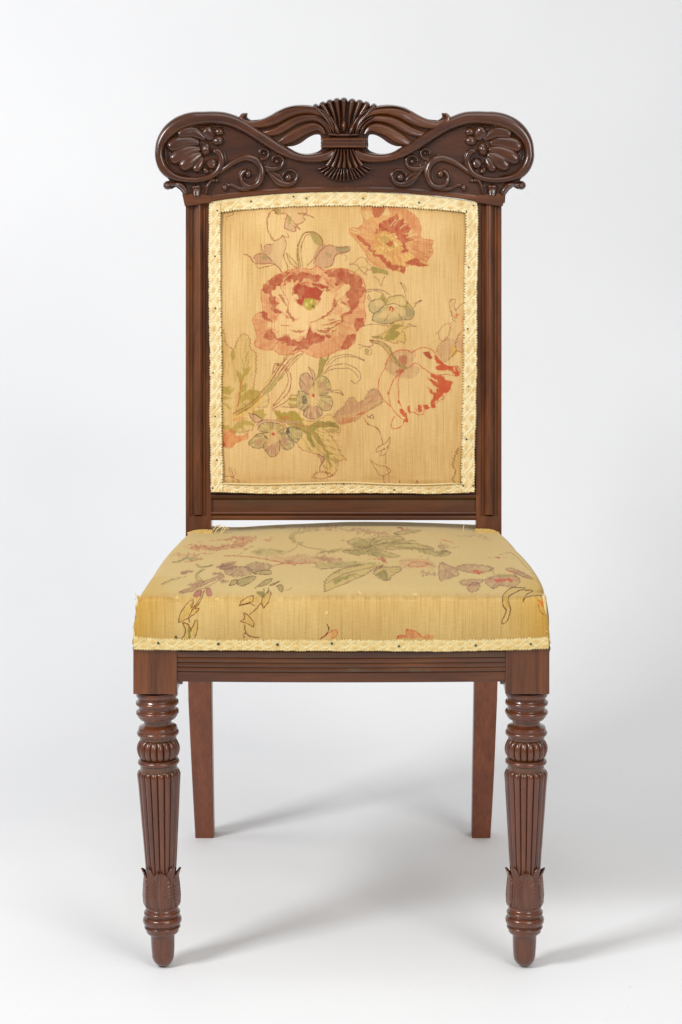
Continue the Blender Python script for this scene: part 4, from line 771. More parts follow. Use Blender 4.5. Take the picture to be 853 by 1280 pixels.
# ------------------------------------------------------------------ seat frame
def fr(px, py, h=0.0): return at_y(px, py, 0.0-h)
ZB_T = at_y(0, 811, 0)[2]; ZB_B = at_y(0, 868.2, 0)[2]
blocks = []
for xa, xb in ((166.5, 221.5), (632.0, 687.3)):
    X0 = at_y(xa, 0, 0)[0]; X1 = at_y(xb, 0, 0)[0]
    blocks.append(((X0+X1)/2, X0, X1))
    o = box('leg_block', X0, X1, 0, .052, ZB_B, ZB_T+.012, wood_v, chair, .0013)
rail_profile('front_rail', [(806, .0), (812.5, .0), (815, .0008), (821.3, .0006), (821.9, -.0006), (822.5, .0004), (825, .0013), (827.4, .0006), (828.0, -.0003), (828.8, .0006), (831, .0013), (833.2, .0006), (833.8, -.0003), (834.6, .0006), (836.8, .0013), (838.8, .0006), (839.4, -.0006), (840.2, .0002), (851.2, .0002), (852.0, -.0006)],
             221.7, 631.8, wood_h, lambda x, y, h: fr(x, y, h-.0022), .024, chair, 61, bow=1.2, wear=(440, 545, 13, 16))
rz0, rz1 = ZB_B+.018, ZB_T+.010
def side_rail(xf, xr, s):
    ring = []
    for (x, y) in ((xf, .0525), (xr, YB+.002)):
        ring.append([(x, y, rz0), (x-s*.022, y, rz0), (x-s*.022, y, rz1), (x, y, rz1)])
    prism('side_rail', ring, wood_h, chair)
side_rail(blocks[0][1]+.002, -.208, -1); side_rail(blocks[1][2]-.002, .208, 1)
box('rear_seat_rail', -.1745, .1735, YB+.006, YB+.027, rz0, .418, wood_h, chair, .001)
for bx, s in ((blocks[0][2], 1), (blocks[1][1], -1)):
    # small faded corner bracket behind each front block
    pts = [(bx+s*.0005, .024), (bx+s*.0045, .024), (bx+s*.0045, .052), (bx+s*.0005, .052)]
    prism('corner_block', [[(x, y, ZB_B+.006) for x, y in pts], [(x, y, ZB_T-.004) for x, y in pts]], wood_raw, chair)

# ------------------------------------------------------------------ seat cushion
ZE = .4345
def s_at(py, z): return (py-72)/(CAMH-z)
side_px = [(172.0, 747), (175, 743.5), (183, 731), (191, 719), (199, 706), (207.5, 694), (214, 686), (221, 679), (227, 673), (233, 668.3)]
side_px_r = [(680.5, 741), (679, 733), (672, 719), (663, 706), (655, 696.5), (647, 688), (640, 679), (633, 671.5), (627.5, 667)]
def plan(pts):
    out = []
    for px, py in pts:
        s = s_at(py, ZE-.003); y = FPX/s+CAMY; out.append((max(y, .0), CAMX+(px-455)/s))
    return out
pL = plan(side_px); pR = plan(side_px_r)
def xedge(tab, y):
    ys = [a for a, b in tab]; xs_ = [b for a, b in tab]
    base = np.interp(y, ys, xs_); k = (xs_[-1]-xs_[-3])/(ys[-1]-ys[-3]+1e-9)
    return np.where(y > ys[-1], xs_[-1]+(y-ys[-1])*k*.5, base)
def smooth_tab(tab):
    P = catmull(tab, 6); return [tuple(p) for p in P]
pL = smooth_tab(pL); pR = smooth_tab(pR)
YBK = .476
def build_seat():
    nf, nt_, nu = 90, 190, 760
    u = np.linspace(0, 1, nu)
    rows = []; UVv = []; zone = []
    ZT, ZBt = ZE, at_y(0, 806, -.001)[2]
    hgt = ZT-ZBt
    # front skirt rows, then roll-over, then top
    yt = np.linspace(0, 1, nt_)**1.0*(YBK-.0085)+.0085
    L = 0
    for k in range(nf):
        a = k/(nf-1); z = ZBt+a*(hgt-.006); y = -.0015-.0035*math.sin(math.pi*a)**.8
        rows.append((y, z, a, 0))
    for k in range(1, 9):
        b = k/9*math.pi/2; rows.append((.0075-.009*math.cos(b), ZT-.006+.006*math.sin(b)-.0, 1, 0))
    for y in yt: rows.append((y, ZT, 1, 1))
    # back skirt
    for k in range(1, 9):
        b = k/8; rows.append((YBK+.004*math.sin(b*math.pi/2), ZT-.030*b, 1, 2))
    R = np.array([r[:3] for r in rows]); zn = np.array([r[3] for r in rows])
    Yc = R[:, 0][:, None]+0*u[None, :]; Zc = R[:, 1][:, None]+0*u[None, :]
    xl = xedge(pL, np.maximum(R[:, 0], 0)); xr = xedge(pR, np.maximum(R[:, 0], 0))
    fr_ = np.where(zn == 0, 1-R[:, 2], 0)      # spreads towards the bottom of the front skirt
    xl = xl-.0045*fr_-.0008*np.sin(R[:, 1]*300); xr = xr+.0045*fr_
    Xc = xl[:, None]+(xr-xl)[:, None]*u[None, :]
    top = (zn >= 1)[:, None]
    yy = np.clip(Yc/YBK, 0, 1); uu = 2*u[None, :]-1
    dome = .0105*(1-np.abs(uu)**2.4)*(np.sin(np.pi*np.clip(yy, 0, 1)**.8)*.75+.05)
    dome = dome-.003*np.exp(-((uu+.75)/.18)**2)*np.clip(yy, 0, 1)-.0
    dome = dome+.0022*(vnoise(Xc*11+4, Yc*7)-.5)+.0007*(vnoise(Xc*40, Yc*18)-.5)
    lump = .0016*np.sin((Xc+.05)*17)*np.clip(yy*2-.9, 0, 1)
    dome = dome+lump
    wst = np.where(zn >= 1, np.clip(Yc[:, 0]/.05, 0, 1), 0)[:, None]
    Zc = Zc+dome*wst
    # the rounded arris down both sides
    e = np.minimum(u, 1-u)[None, :]*500
    Zc = Zc-np.where(top, .0045*np.clip(1-e/9, 0, 1)**2, 0)
    Yc = Yc+np.where(zn == 0, 1, 0)[:, None]*(.004*np.clip(1-e/5, 0, 1)**2)+np.where(zn == 0, 1, 0)[:, None]*(.0012*(vnoise(Xc*24, Zc*20)-.5))
    # side skirts: extra columns
    def skirt(sgn, X0, Y0, Z0):
        cols = []
        for k in range(1, 15):
            b = k/14; zb = ZBt
            Zs = np.where(zn[:] >= 1, Z0-(Z0-zb)*b, Z0)
            Xs = X0+sgn*(.0030*math.sin(math.pi*b)+.0010*b)*(zn >= 1)
            cols.append((Xs, Y0, Zs))
        return cols
    # left
    G = [np.stack([Xc, Yc, Zc], -1)]
    Ls = skirt(-1, Xc[:, 0], Yc[:, 0], Zc[:, 0]); Rs = skirt(1, Xc[:, -1], Yc[:, -1], Zc[:, -1])
    left = np.stack([np.stack(c, -1) for c in Ls[::-1]], 1); right = np.stack([np.stack(c, -1) for c in Rs], 1)
    main = np.stack([Xc, Yc, Zc], -1)
    # spread the front skirt's side columns a hair backwards so they close the corner
    for arr in (left, right):
        for j in range(arr.shape[1]):
            k = (arr.shape[1]-j if arr is left else j+1)/arr.shape[1]
            arr[zn == 0, j, 1] += .004*k
    ALL = np.concatenate([left, main, right], 1)
    me = grid_mesh('seat_cushion', ALL)
    X, Y, Z = ALL[..., 0].reshape(-1), ALL[..., 1].reshape(-1), ALL[..., 2].reshape(-1)
    px, py = proj(X, Y, Z)
    sk = np.zeros(ALL.shape[:2], bool); sk[:, :left.shape[1]] = 1; sk[:, -right.shape[1]:] = 1
    sk &= (zn >= 1)[:, None]; sk |= (zn == 2)[:, None]; skf = sk.reshape(-1)
    px = np.where(skf, -500, px)
    p = Print(px, py, (206, 177, 116)); paint_seat(p)
    # seat top: slightly darker and greyer; front skirt yellower towards its corners
    topm = ((zn == 1)[:, None]+0*sk).astype(float).reshape(-1)
    wtop = np.clip(Y/.03, 0, 1)
    p.c = p.c*(1-wtop[:, None]*np.array([.10, .07, .03]))
    cor = np.clip(1-(np.minimum(np.abs(px-170), np.abs(px-683)))/55, 0, 1)*(Y < .12)
    cor = np.where(skf, .6, cor); p.c = p.c*(1-cor[:, None]*np.array([.08, .19, .55]))
    set_col(me, 'print', p.c); set_float(me, 'plain', np.clip(wtop*topm, 0, 1)*.8)
    arc = np.r_[0, np.cumsum(np.hypot(np.diff(R[:, 0]), np.diff(R[:, 1])))]
    V_ = np.repeat(arc[:, None], ALL.shape[1], 1)
    U_ = np.broadcast_to(np.linspace(0, .5, ALL.shape[1])[None, :], V_.shape).copy()
    U_ = np.where(sk, ALL[..., 1], ALL[..., 0]*1.0); V_ = np.where(sk, ALL[..., 2], V_)
    set_uv(me, np.stack([U_.reshape(-1), V_.reshape(-1)], 1))
    o = link('seat_cushion', me, fab, chair); o['label'] = 'flat seat pad in worn yellowed floral linen'
    return o, ZBt
seat, ZBt = build_seat()
def front_place(px, py, h): return at_y(px, py, -.0020-h)
braid('seat_braid', [(167, 803.8), (200, 805.2), (260, 806.2), (330, 806.4), (400, 806.6), (470, 806.8), (540, 807.2), (600, 806.4), (650, 805), (686, 803.5)], [7.6, 6.8, 6.4, 6.8, 7.0, 6.8, 7.2, 6.8, 7.4], front_place, seat, per=24, relief=.6, out_dark=-1, tone=(222, 204, 150), lab='cream woven braid tacked along the front of the seat')
for x, y in ((198, 804), (273, 805), (347, 806), (415, 804.5), (499, 808), (595, 807), (664, 805), (220, 796.5)): tack(tuple(at_y(x, y, -.0050)), seat, 1.0+.3*random.random())
# braid along both sides of the seat
def side_braid(tab, s):
    ys = np.linspace(0.0, YB, 12); xe = xedge(tab, ys)
    z = ZBt-.003
    def place(px, py, h):   # px carries y*1000, py carries offset
        y = px/1000.0; return xedge(tab, y)+s*(.0015+h), y, z+py/1000.0
    braid('seat_braid', [(y*1000, 0) for y in np.maximum(ys, .006)], 6.6, place, seat, per=24, tone=(226, 196, 128))
side_braid(pL, -1); side_braid(pR, 1)
# braid ends tucked at the foot of each upright, with loose threads
def foot_place(px, py, h):
    y = YB-.006; X, _, Z = at_y(px, py, y); return X, y-h, Z
braid('braid_end', [(235, 668.5), (244, 666.2), (254, 665.5), (266, 665.2)], [2.6, 3.2, 3.4, 3.0], foot_place, seat, per=16, tone=(206, 180, 112))
braid('braid_end', [(594, 664.2), (604, 664.4), (614, 665.0), (624, 668)], [3.0, 3.2, 3.0, 2.6], foot_place, seat, per=16, tone=(206, 180, 112))
for pts in (([(268, 668), (272, 661), (279, 658.5), (282, 663)]), ([(274, 670), (278, 662), (281, 657)]), ([(580, 665), (579.5, 660), (580.5, 656.5)]), ([(266, 664), (271, 657), (277, 656.5)]), ([(276, 668), (283, 660), (286, 662)])):
    tube('loose_thread', [tuple(at_y(x, y, YB-.008)) for x, y in pts], .0006, thread_m, seat)
for i, (x, y) in enumerate(((172, 747), (170, 750), (174, 745), (221, 748), (218, 747), (168, 790), (167, 785), (681, 745), (682, 752), (683, 790), (684, 796), (686, 800), (171, 744), (680, 742))):
    for k in range(3):
        s = 1 if x > 400 else -1; a = random.uniform(-.5, 1.4); L = random.uniform(.8, 2.4)
        tube('loose_thread', [tuple(at_y(x, y, -.004)), tuple(at_y(x+s*L*.6+random.uniform(-1, 1), y-L*.5*a, -.005)), tuple(at_y(x+s*L*random.uniform(.2, 1), y-L*a, -.004))], .0003, thread_m, seat, n=5, per=3)
# frayed piping down the right front corner
tube('frayed_seam', [tuple(at_y(x, y, -.0030+.002)) for x, y in ((679.5, 743), (681.5, 755), (682, 770), (682.8, 785), (684.5, 797))], .0019, thread_m, seat)
tube('frayed_seam', [tuple(at_y(x, y, -.0015+.002)) for x, y in ((172.3, 749), (171.3, 765), (171, 780), (168.5, 790), (168, 797))], .0016, thread_m, seat)

# ------------------------------------------------------------------ turned front legs
def turned_leg():
    K = FPX/(0.0255-CAMY)  # px per metre at the leg's axis
    def z(py): return CAMH-(py-72)/K
    up = lambda y: 850+y/6.093
    lo = lambda y: 1030+y/6.093
    P = []   # (py, half width in zoomed px, kind)
    def torus(c, hh, r_out, r_in, f, n=8):
        for k in range(n+1):
            a = -math.pi/2+math.pi*k/n; P.append((f(c+hh*math.sin(a)), r_in+(r_out-r_in)*math.cos(a)))
    P += [(up(100), 158), (up(112), 160), (up(130), 160), (up(137), 156), (up(146), 148), (up(160), 144), (up(164), 146)]
    torus(187, 17, 165, 150, up); P += [(up(206), 144), (up(210), 142), (up(236), 142), (up(240), 145)]
    torus(259, 17, 165, 152, up); P += [(up(280), 150), (up(290), 150), (up(296), 140), (up(308), 136), (up(312), 111), (up(317), 106), (up(350), 106), (up(358), 116), (up(364), 134), (up(368), 144), (up(384), 149), (up(392), 151)]
    torus(416, 17, 161, 148, up); P += [(up(436), 140), (up(456), 140), (up(462), 132)]
    g0 = len(P)
    for k in range(17):
        a = k/16; P.append((up(464+150*a), 134+31*math.sin(math.pi*a)**.7))
    g1 = len(P)-1
    P += [(up(615), 146)]
    torus(636, 16, 159, 146, up); P += [(up(656), 140), (up(690), 140), (up(694), 140)]
    r0 = len(P)
    for k in range(7): a = k/6*math.pi/2; P.append((up(696+44*(1-math.cos(a))), 142+24*math.sin(a)))
    end = (1030+360/6.093); st = up(740)
    for k in range(1, 15): t = k/14; P.append((st+(end-st)*t, 164-47*t))
    r1 = len(P)-1
    P += [(lo(420), 112), (lo(520), 112), (lo(620), 113), (lo(632), 121), (lo(646), 124), (lo(656), 122), (lo(662), 126)]
    torus(688, 15, 139, 127, lo, 6); P += [(lo(706), 124), (lo(711), 124)]
    torus(745, 30, 148, 128, lo); P += [(lo(778), 125), (lo(784), 125)]
    torus(797, 11, 138, 128, lo, 6); P += [(lo(813), 126), (lo(832), 124), (lo(842), 116), (lo(848), 98), (lo(856), 92), (lo(900), 90), (lo(960), 88), (lo(1010), 84)]
    for k in range(1, 9): a = k/8*math.pi/2; P.append((lo(1010+92*math.sin(a)), 84*math.cos(a) if k < 8 else 4))
    n = 288; th = np.linspace(0, 2*np.pi, n, endpoint=False)
    out = []; dust = []
    NR = 18
    zz = [z(p[0]) for p in P]; zmin = zz[-1]
    for i, (py, hw) in enumerate(P):
        r = hw/6.093/K; rr = np.full(n, r); d = np.zeros(n)
        lobe = np.abs(np.cos(NR*th/2))       # 1 on crest
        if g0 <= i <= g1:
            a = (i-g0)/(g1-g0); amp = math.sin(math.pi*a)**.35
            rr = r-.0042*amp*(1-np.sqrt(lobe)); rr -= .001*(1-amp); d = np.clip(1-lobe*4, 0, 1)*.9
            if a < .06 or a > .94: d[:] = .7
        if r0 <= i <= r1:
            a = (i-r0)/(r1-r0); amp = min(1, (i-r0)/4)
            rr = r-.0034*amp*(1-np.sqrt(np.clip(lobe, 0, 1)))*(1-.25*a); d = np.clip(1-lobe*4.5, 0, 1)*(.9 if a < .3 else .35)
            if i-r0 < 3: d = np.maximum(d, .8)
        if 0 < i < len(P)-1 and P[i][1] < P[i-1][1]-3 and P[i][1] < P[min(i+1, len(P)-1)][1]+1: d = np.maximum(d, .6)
        rr = rr+.00022*(vnoise(np.cos(th)*3+5, np.sin(th)*3+zz[i]*60)-.5)
        out.append(np.stack([rr*np.cos(th), rr*np.sin(th), np.full(n, zz[i])], 1)); dust.append(d)
    G = np.array(out); zoff = -G[-1, 0, 2]; 
    me = grid_mesh('front_leg', G, closed_u=True, flip=True); set_float(me, 'dust', np.array(dust).reshape(-1))
    me.materials.append(wood_leg); me.polygons.foreach_set('use_smooth', np.ones(len(me.polygons), bool)); me.set_sharp_from_angle(angle=math.radians(42))
    # water-leaf
    def leaf(w_ang, lift, tipout, top_y=330):
        nr, nc = 64, 45; L = []; dd = []
        for i in range(nr):
            t = i/(nr-1)            # 0 bottom 1 tip
            py = lo(640-(640-top_y)*t)
            env = [(0, .55), (.15, .92), (.4, 1), (.65, .97), (.82, .74), (.93, .46), (1, .10)]
            w = w_ang*np.interp(t, *zip(*env))
            prof_r = np.interp(t, [0, .08, .3, .6, .8, .92, 1], [114, 124, 129, 124, 118, 126+tipout*.35, 128+tipout])+lift
            row = []; dr = []
            for j in range(nc):
                u = -1+2*j/(nc-1); a = u*w
                mid = math.exp(-(u/.10)**2)
                rib = 0
                if t < .86 and abs(u) > .2: rib = 2.6*max(0, math.sin((t*19-abs(u)*4.2)*1.9)**8) * (1 if abs(u) > .35 else .4)
                rel = 5*math.sqrt(max(0, 1-abs(u)**4)) - rib*1.7 + 5*mid*(1-t*.6) - 5*math.exp(-((abs(u)-.2)/.07)**2)
                r = (prof_r+rel-(6 if abs(u) == 1 else 0))/6.093/K
                row.append((r*math.sin(a), -r*math.cos(a), z(py))); dr.append(min(1, .75*(abs(u) > .9)+.7*(t > .95)))
            L.append(row); dd.append(dr)
        m = grid_mesh('water_leaf', np.array(L)); set_float(m, 'dust', np.array(dd)); m.materials.append(wood_leg)
        m.polygons.foreach_set('use_smooth', np.ones(len(m.polygons), bool)); return m
    return me, leaf(.70, 9, 10, 352), leaf(.50, -1, 12, 324), z
LEG, LEAF1, LEAF2, zleg = turned_leg()
def put_leg(xt_px, xf_px):
    K = FPX/(.0255-CAMY); X1 = CAMX+(xt_px-455)/K; X0 = CAMX+(xf_px-455)/K
    o = D.objects.new('front_leg', LEG); C.objects.link(o); o.parent = chair
    zt = ZB_B; ang = math.atan2(X1-X0, zt)
    o.location = (X0, .0255, -zleg_min+0.0002); o.rotation_euler = (0, ang, 0)
    if xt_px > 400: o.rotation_euler = (Matrix.Rotation(ang, 3, 'Y') @ Matrix.Rotation(math.pi, 3, 'Z')).to_euler()
    for k in range(8):
        l = D.objects.new('water_leaf', LEAF1 if k % 2 == 0 else LEAF2); C.objects.link(l); l.parent = o
        l.rotation_euler = (0, 0, k*math.pi/4); 
    return o
zleg_min = min(v.co.z for v in LEG.vertices)
put_leg(196.3, 204.3); put_leg(658.6, 655.8)

# ------------------------------------------------------------------ crest rail
def flat_shape(name, outer, holes, place, depth, mat, parent, bev=.6):
    """solid board cut to an outline with pierced holes, arrises slightly rounded"""
    cu = D.curves.new(name, 'CURVE'); cu.dimensions = '2D'; cu.fill_mode = 'BOTH'; cu.extrude = 5; cu.bevel_depth = bev; cu.bevel_resolution = 2; cu.offset = -bev
    for pts in [outer]+holes:
        sp = cu.splines.new('POLY'); sp.points.add(len(pts)-1); sp.use_cyclic_u = True
        for q, (a, b) in zip(sp.points, pts): q.co = (a, -b, 0, 1)
    t = D.objects.new('t', cu); C.objects.link(t); bpy.context.view_layer.update()
    me = D.meshes.new_from_object(t.evaluated_get(bpy.context.evaluated_depsgraph_get())); D.objects.remove(t)
    V = np.array([v.co[:] for v in me.vertices]); zmax = V[:, 2].max()
    h = (V[:, 2]-zmax)/(2*zmax)*depth
    # bevel part keeps its real size
    X, Y, Z = back(V[:, 0], -V[:, 1], 0*h); Y = Y-h
    me.vertices.foreach_set('co', np.stack([X, Y-place, Z], -1).astype(np.float32).reshape(-1)); me.update(); me.name = name
    return link(name, me, mat, parent, smooth=False)
silh = B6([(722, 96), (665, 98), (612, 108), (560, 124), (510, 142), (462, 146)])+B6([(400, 125), (350, 127), (290, 142), (230, 167), (170, 202), (100, 232), (30, 240)])+A6([(745, 240), (716, 218), (718, 188), (690, 188), (664, 204), (654, 234)])+\
    A6([(600, 223), (540, 198), (480, 184), (400, 177), (320, 178), (240, 193), (170, 223), (100, 283), (52, 352), (30, 430), (28, 500), (38, 560), (63, 620), (112, 668), (132, 690), (105, 712), (98, 738), (115, 755), (150, 757), (182, 740), (215, 765), (240, 800), (245, 862)])
silh_l = catmull(silh[:6], 4).tolist()+catmull(silh[6:13], 4).tolist()+catmull(silh[13:19], 3).tolist()+catmull(silh[19:33], 4).tolist()+[tuple(p) for p in silh[33:]]
bot = [(231, 254), (264, 250.8), (290, 246.9), (320, 243.6), (360, 240.8), (400, 239.4), (431, 239.0)]
half = silh_l+bot[1:]
outer = [tuple(p) for p in half]+mirror([tuple(p) for p in half[::-1]])[1:-1]
eye = [tuple(p) for p in catmull(B6([(240, 434), (290, 437), (345, 433), (400, 410), (450, 374), (500, 350), (540, 350), (550, 380), (548, 430), (552, 452), (530, 473), (480, 490), (420, 493), (350, 480), (290, 460)]), 4, True)]
crest = flat_shape('crest_rail', outer, [eye, mirror(eye)[::-1]], .006, .024, wood_carved, chair)
crest['label'] = 'carved and pierced crest rail with scrolls, shells and central fan'
BF = .006     # board face proud of the back plane
def ribbon(name, pts, w, h, parent=crest, base=BF, caps=(1, 1), nc=13, step=1.0, p=2.0, ridge=0.0, mat=None, skew=0.0, mir=True, dust=.75, sink=.003, hmm=True, groove=0.0):
    """a carved relief swept along pts (px); w: half widths px, h: heights mm"""
    def make(pts):
        P = np.array(pts, float); k = np.linspace(0, 1, len(P)); ww = np.interp(k, np.linspace(0, 1, len(w)), w) if np.ndim(w) else np.full(len(P), w)
        hh = np.interp(k, np.linspace(0, 1, len(h)), h) if np.ndim(h) else np.full(len(P), h)
        Q = catmull(np.column_stack([P, ww, hh]), 8); Q, t, L = resample(Q, step)
        T = np.gradient(Q[:, :2], axis=0); T /= np.linalg.norm(T, axis=1)[:, None]+1e-9; N = np.stack([-T[:, 1], T[:, 0]], 1)
        W_ = Q[:, 2].copy(); Hh = Q[:, 3].copy()
        for e in (0, 1):
            if caps[e]:
                tc = max(W_[0 if e == 0 else -1]*caps[e], .5); dd = (t if e == 0 else L-t)/tc
                m = np.sqrt(np.clip(1-(1-np.clip(dd, 0, 1))**2, 0, 1)); W_ *= np.maximum(m, .02); Hh *= np.maximum(m, .02)
        u = np.sin(np.linspace(-math.pi/2, math.pi/2, nc)); U = np.r_[-1.0, u, 1.0]
        pr = np.sqrt(np.clip(1-np.abs(U)**p, 0, 1))
        if ridge: pr = pr*(1-ridge)+ridge*(1-np.abs(U))
        if groove: pr = pr-groove*np.exp(-(U/.18)**2)
        if skew: pr = pr*(1+skew*U)
        H = base+1.4*Hh[:, None]*pr[None, :]/1000
        H[:, 0] = base-sink; H[:, -1] = base-sink
        PX = Q[:, 0][:, None]+N[:, 0][:, None]*U[None, :]*W_[:, None]; PY = Q[:, 1][:, None]+N[:, 1][:, None]*U[None, :]*W_[:, None]
        X, Y, Z = back(PX, PY, 0*H); Y = Y-H
        me = grid_mesh(name, np.stack([X, Y, Z], -1))
        d = np.clip((np.abs(U)-.80)/.15, 0, 1)[None, :]*np.ones_like(PX)*dust; set_float(me, 'dust', d)
        return link(name, me, mat or wood_carved, parent)
    pts = [tuple(q) for q in pts]
    r = [make(pts)]
    if mir:
        jx, jy = random.uniform(-.5, .5), random.uniform(-.5, .5)
        if name in ('scroll_moulding', 'scroll_fillet', 'wing_feather', 'wing_rim'): jx = jy = 0
        r.append(make([(x+jx+random.uniform(-.25, .25), y+jy+random.uniform(-.25, .25)) for x, y in mirror(pts)]))
    return r
def boss(name, c, rx, ry, h, base=BF, parent=crest, mir=True, rot=0.0, mat=None):
    def make(c, rot):
        n, m = 12, 28; P = []
        for i in range(n):
            a = i/(n-1)*math.pi/2; row = []
            for j in range(m):
                b = j/m*2*math.pi; x = rx*math.cos(a)*math.cos(b); y = ry*math.cos(a)*math.sin(b)
                row.append((c[0]+x*math.cos(rot)-y*math.sin(rot), c[1]+x*math.sin(rot)+y*math.cos(rot), base-.003*(i == 0)+h/1000*math.sin(a)))
            P.append(row)
        P = np.array(P); X, Y, Z = back(P[..., 0], P[..., 1], 0*P[..., 2]); Y = Y-P[..., 2]
        me = grid_mesh(name, np.stack([X, Y, Z], -1), closed_u=True, flip=True)
        d = np.zeros((n, m)); d[:3] = .8; d[3] = .3; set_float(me, 'dust', d); return link(name, me, mat or wood_carved, parent)
    make(c, rot)
    if mir: make(mirror([c])[0], -rot)
s6 = 6.007
def W6(*a): return [x/s6 for x in a]
# great scroll moulding: from the clasp out round the volute and back in to its curl
scroll = B6([(665, 455), (640, 478), (600, 505), (540, 522), (450, 527), (370, 514), (290, 480), (205, 432), (120, 376), (40, 326)])+A6([(700, 288), (620, 250), (540, 228), (460, 222), (390, 226), (320, 232), (250, 250), (180, 284), (120, 335), (78, 400), (62, 470), (66, 530), (92, 595), (140, 645), (200, 672), (270, 684), (350, 686), (430, 668), (490, 628), (522, 575), (528, 525), (512, 485), (485, 470), (470, 492)])
scw = W6(22, 34, 42, 40, 33, 34, 40, 44, 44, 43, 46, 48, 50, 50, 52, 56, 58, 56, 50, 42, 37, 38, 40, 36, 28, 26, 25, 26, 27, 29, 30, 30, 26, 20)
ribbon('scroll_moulding', scroll, scw, [5, 7, 8, 8, 8, 9, 8, 8, 8, 8, 8, 8, 8, 8, 8, 8, 8, 8, 8, 7.5, 7, 6.5, 6.5, 6.5, 7, 7, 7], nc=19, p=3.2)
# thin inner quirk along the scroll
q1 = A6([(845, 448), (780, 400), (700, 350), (620, 312), (550, 290), (480, 283), (400, 285), (320, 290), (250, 305), (190, 335), (140, 380), (110, 430), (104, 490), (115, 550), (150, 605), (210, 640), (290, 655)])
ribbon('scroll_fillet', q1, 1.1, 2.6, nc=7, p=2)
# rosette: shell of petals
for pts, w, h in ((((203, 362), (255, 338), (325, 336), (412, 388)), (20, 36, 36, 12), 7), (((133, 458), (190, 424), (280, 404), (372, 414)), (26, 44, 36, 15), 8), (((150, 552), (220, 500), (300, 466), (378, 455)), (34, 44, 34, 12), 8),
                  (((222, 603), (280, 550), (340, 510), (388, 488)), (32, 44, 33, 12), 8), (((322, 622), (350, 582), (375, 540), (392, 508)), (26, 28, 24, 10), 7), (((388, 622), (412, 606), (425, 590)), (20, 24, 16), 5), (((432, 596), (446, 562), (428, 524)), (26, 36, 24), 6),
                  (((395, 298), (418, 326), (438, 366), (447, 402)), (26, 38, 32, 12), 7)):
    pts = [(412+(x-412)*1.05, 456+(y-456)*1.05) for x, y in pts]
    ribbon('petal', A6(pts), W6(*[q*1.40 for q in w]), [h*.95, h*.95, h*.75, h*.5], nc=17, p=2.7, step=.8)
boss('petal', A6([(508, 325)])[0], 41/s6, 33/s6, 6); boss('petal', A6([(500, 394)])[0], 50/s6, 40/s6, 7, rot=-.25)
boss('rosette_boss', A6([(412, 456)])[0], 42/s6, 56/s6, 10, rot=.15)
# acanthus tendril under the volute
ribbon('tendril', A6([(455, 668), (520, 622), (590, 572), (660, 534), (725, 520), (785, 540), (822, 590), (828, 650), (800, 710), (745, 738), (695, 718), (672, 672), (688, 628), (722, 612)]), W6(*[q*1.22 for q in (10, 20, 24, 26, 28, 30, 30, 28, 25, 22, 20, 18, 18, 16)]), [4, 5, 6, 6, 7, 7, 7, 6, 6, 5, 5, 6], nc=13)
boss('scroll_eye', A6([(728, 642)])[0], 31/s6, 34/s6, 7)
ribbon('tendril', A6([(780, 728), (720, 752), (660, 750), (600, 724), (560, 730)]), W6(*[q*1.22 for q in (14, 20, 16, 14, 20)]), [4, 4, 4, 4, 4]); boss('scroll_eye', A6([(552, 745)])[0], 26/s6, 29/s6, 6)
ribbon('tendril', B6([(-20, 512), (30, 500), (80, 530), (125, 528), (157, 500), (148, 462), (112, 454), (90, 478), (100, 500)]), W6(*[q*1.22 for q in (8, 12, 14, 13, 12, 11, 10, 9, 7)]), 4, nc=9, step=.7); boss('scroll_eye', B6([(122, 487)])[0], 2.4, 2.6, 5)
ribbon('tendril', B6([(60, 548), (120, 588), (190, 606), (248, 590), (270, 548), (250, 512), (210, 505), (185, 528), (188, 555)]), W6(*[q*1.22 for q in (10, 20, 22, 17, 14, 12, 11, 9, 7)]), 4.5, nc=9, step=.7); boss('scroll_eye', B6([(220, 548)])[0], 3.6, 3.9, 5.5)
ribbon('tendril', B6([(135, 605), (180, 655), (235, 705), (300, 722), (352, 702), (372, 658), (350, 620), (305, 612), (272, 635), (262, 668)]), W6(*[q*1.22 for q in (8, 18, 26, 22, 17, 14, 12, 11, 9, 7)]), 4.5, nc=9, step=.7); boss('scroll_eye', B6([(308, 668)])[0], 5.4, 5.6, 6)
ribbon('tendril', B6([(150, 560), (170, 620), (240, 660), (270, 700)]), W6(*[q*1.22 for q in (6, 12, 14, 6)]), 3, nc=9)
# wing feathers, each lapping the next
ribbon('wing_feather', B6([(585, 350), (540, 300), (480, 295), (400, 325), (320, 370), (262, 400), (220, 402)]), W6(8, 28, 42, 44, 46, 34, 14), [3, 4, 4.5, 4.5, 4.5, 4, 2.5], p=3.6, skew=.22, nc=17, mat=wood_wing)
ribbon('wing_feather', B6([(618, 345), (580, 268), (520, 228), (440, 226), (360, 246), (290, 284), (220, 322), (150, 338), (108, 328)]), W6(9, 22, 28, 32, 36, 38, 36, 28, 10), [5, 5.8, 6, 6, 5.6, 5.4, 5, 4, 2.5], p=3.6, skew=.22, nc=17, mat=wood_wing)
ribbon('wing_feather', B6([(648, 345), (618, 250), (555, 190), (475, 164), (385, 165), (295, 188), (212, 232), (130, 264), (50, 276), (-15, 262), (-48, 230), (-38, 202), (-10, 192)]), W6(9, 22, 33, 35, 41, 47, 44, 38, 30, 26, 20, 15, 8), [6, 7, 7.4, 7.4, 7.4, 7.2, 6.6, 6.2, 6, 6.5, 7, 6, 4], p=3.6, skew=.20, nc=19, mat=wood_wing)
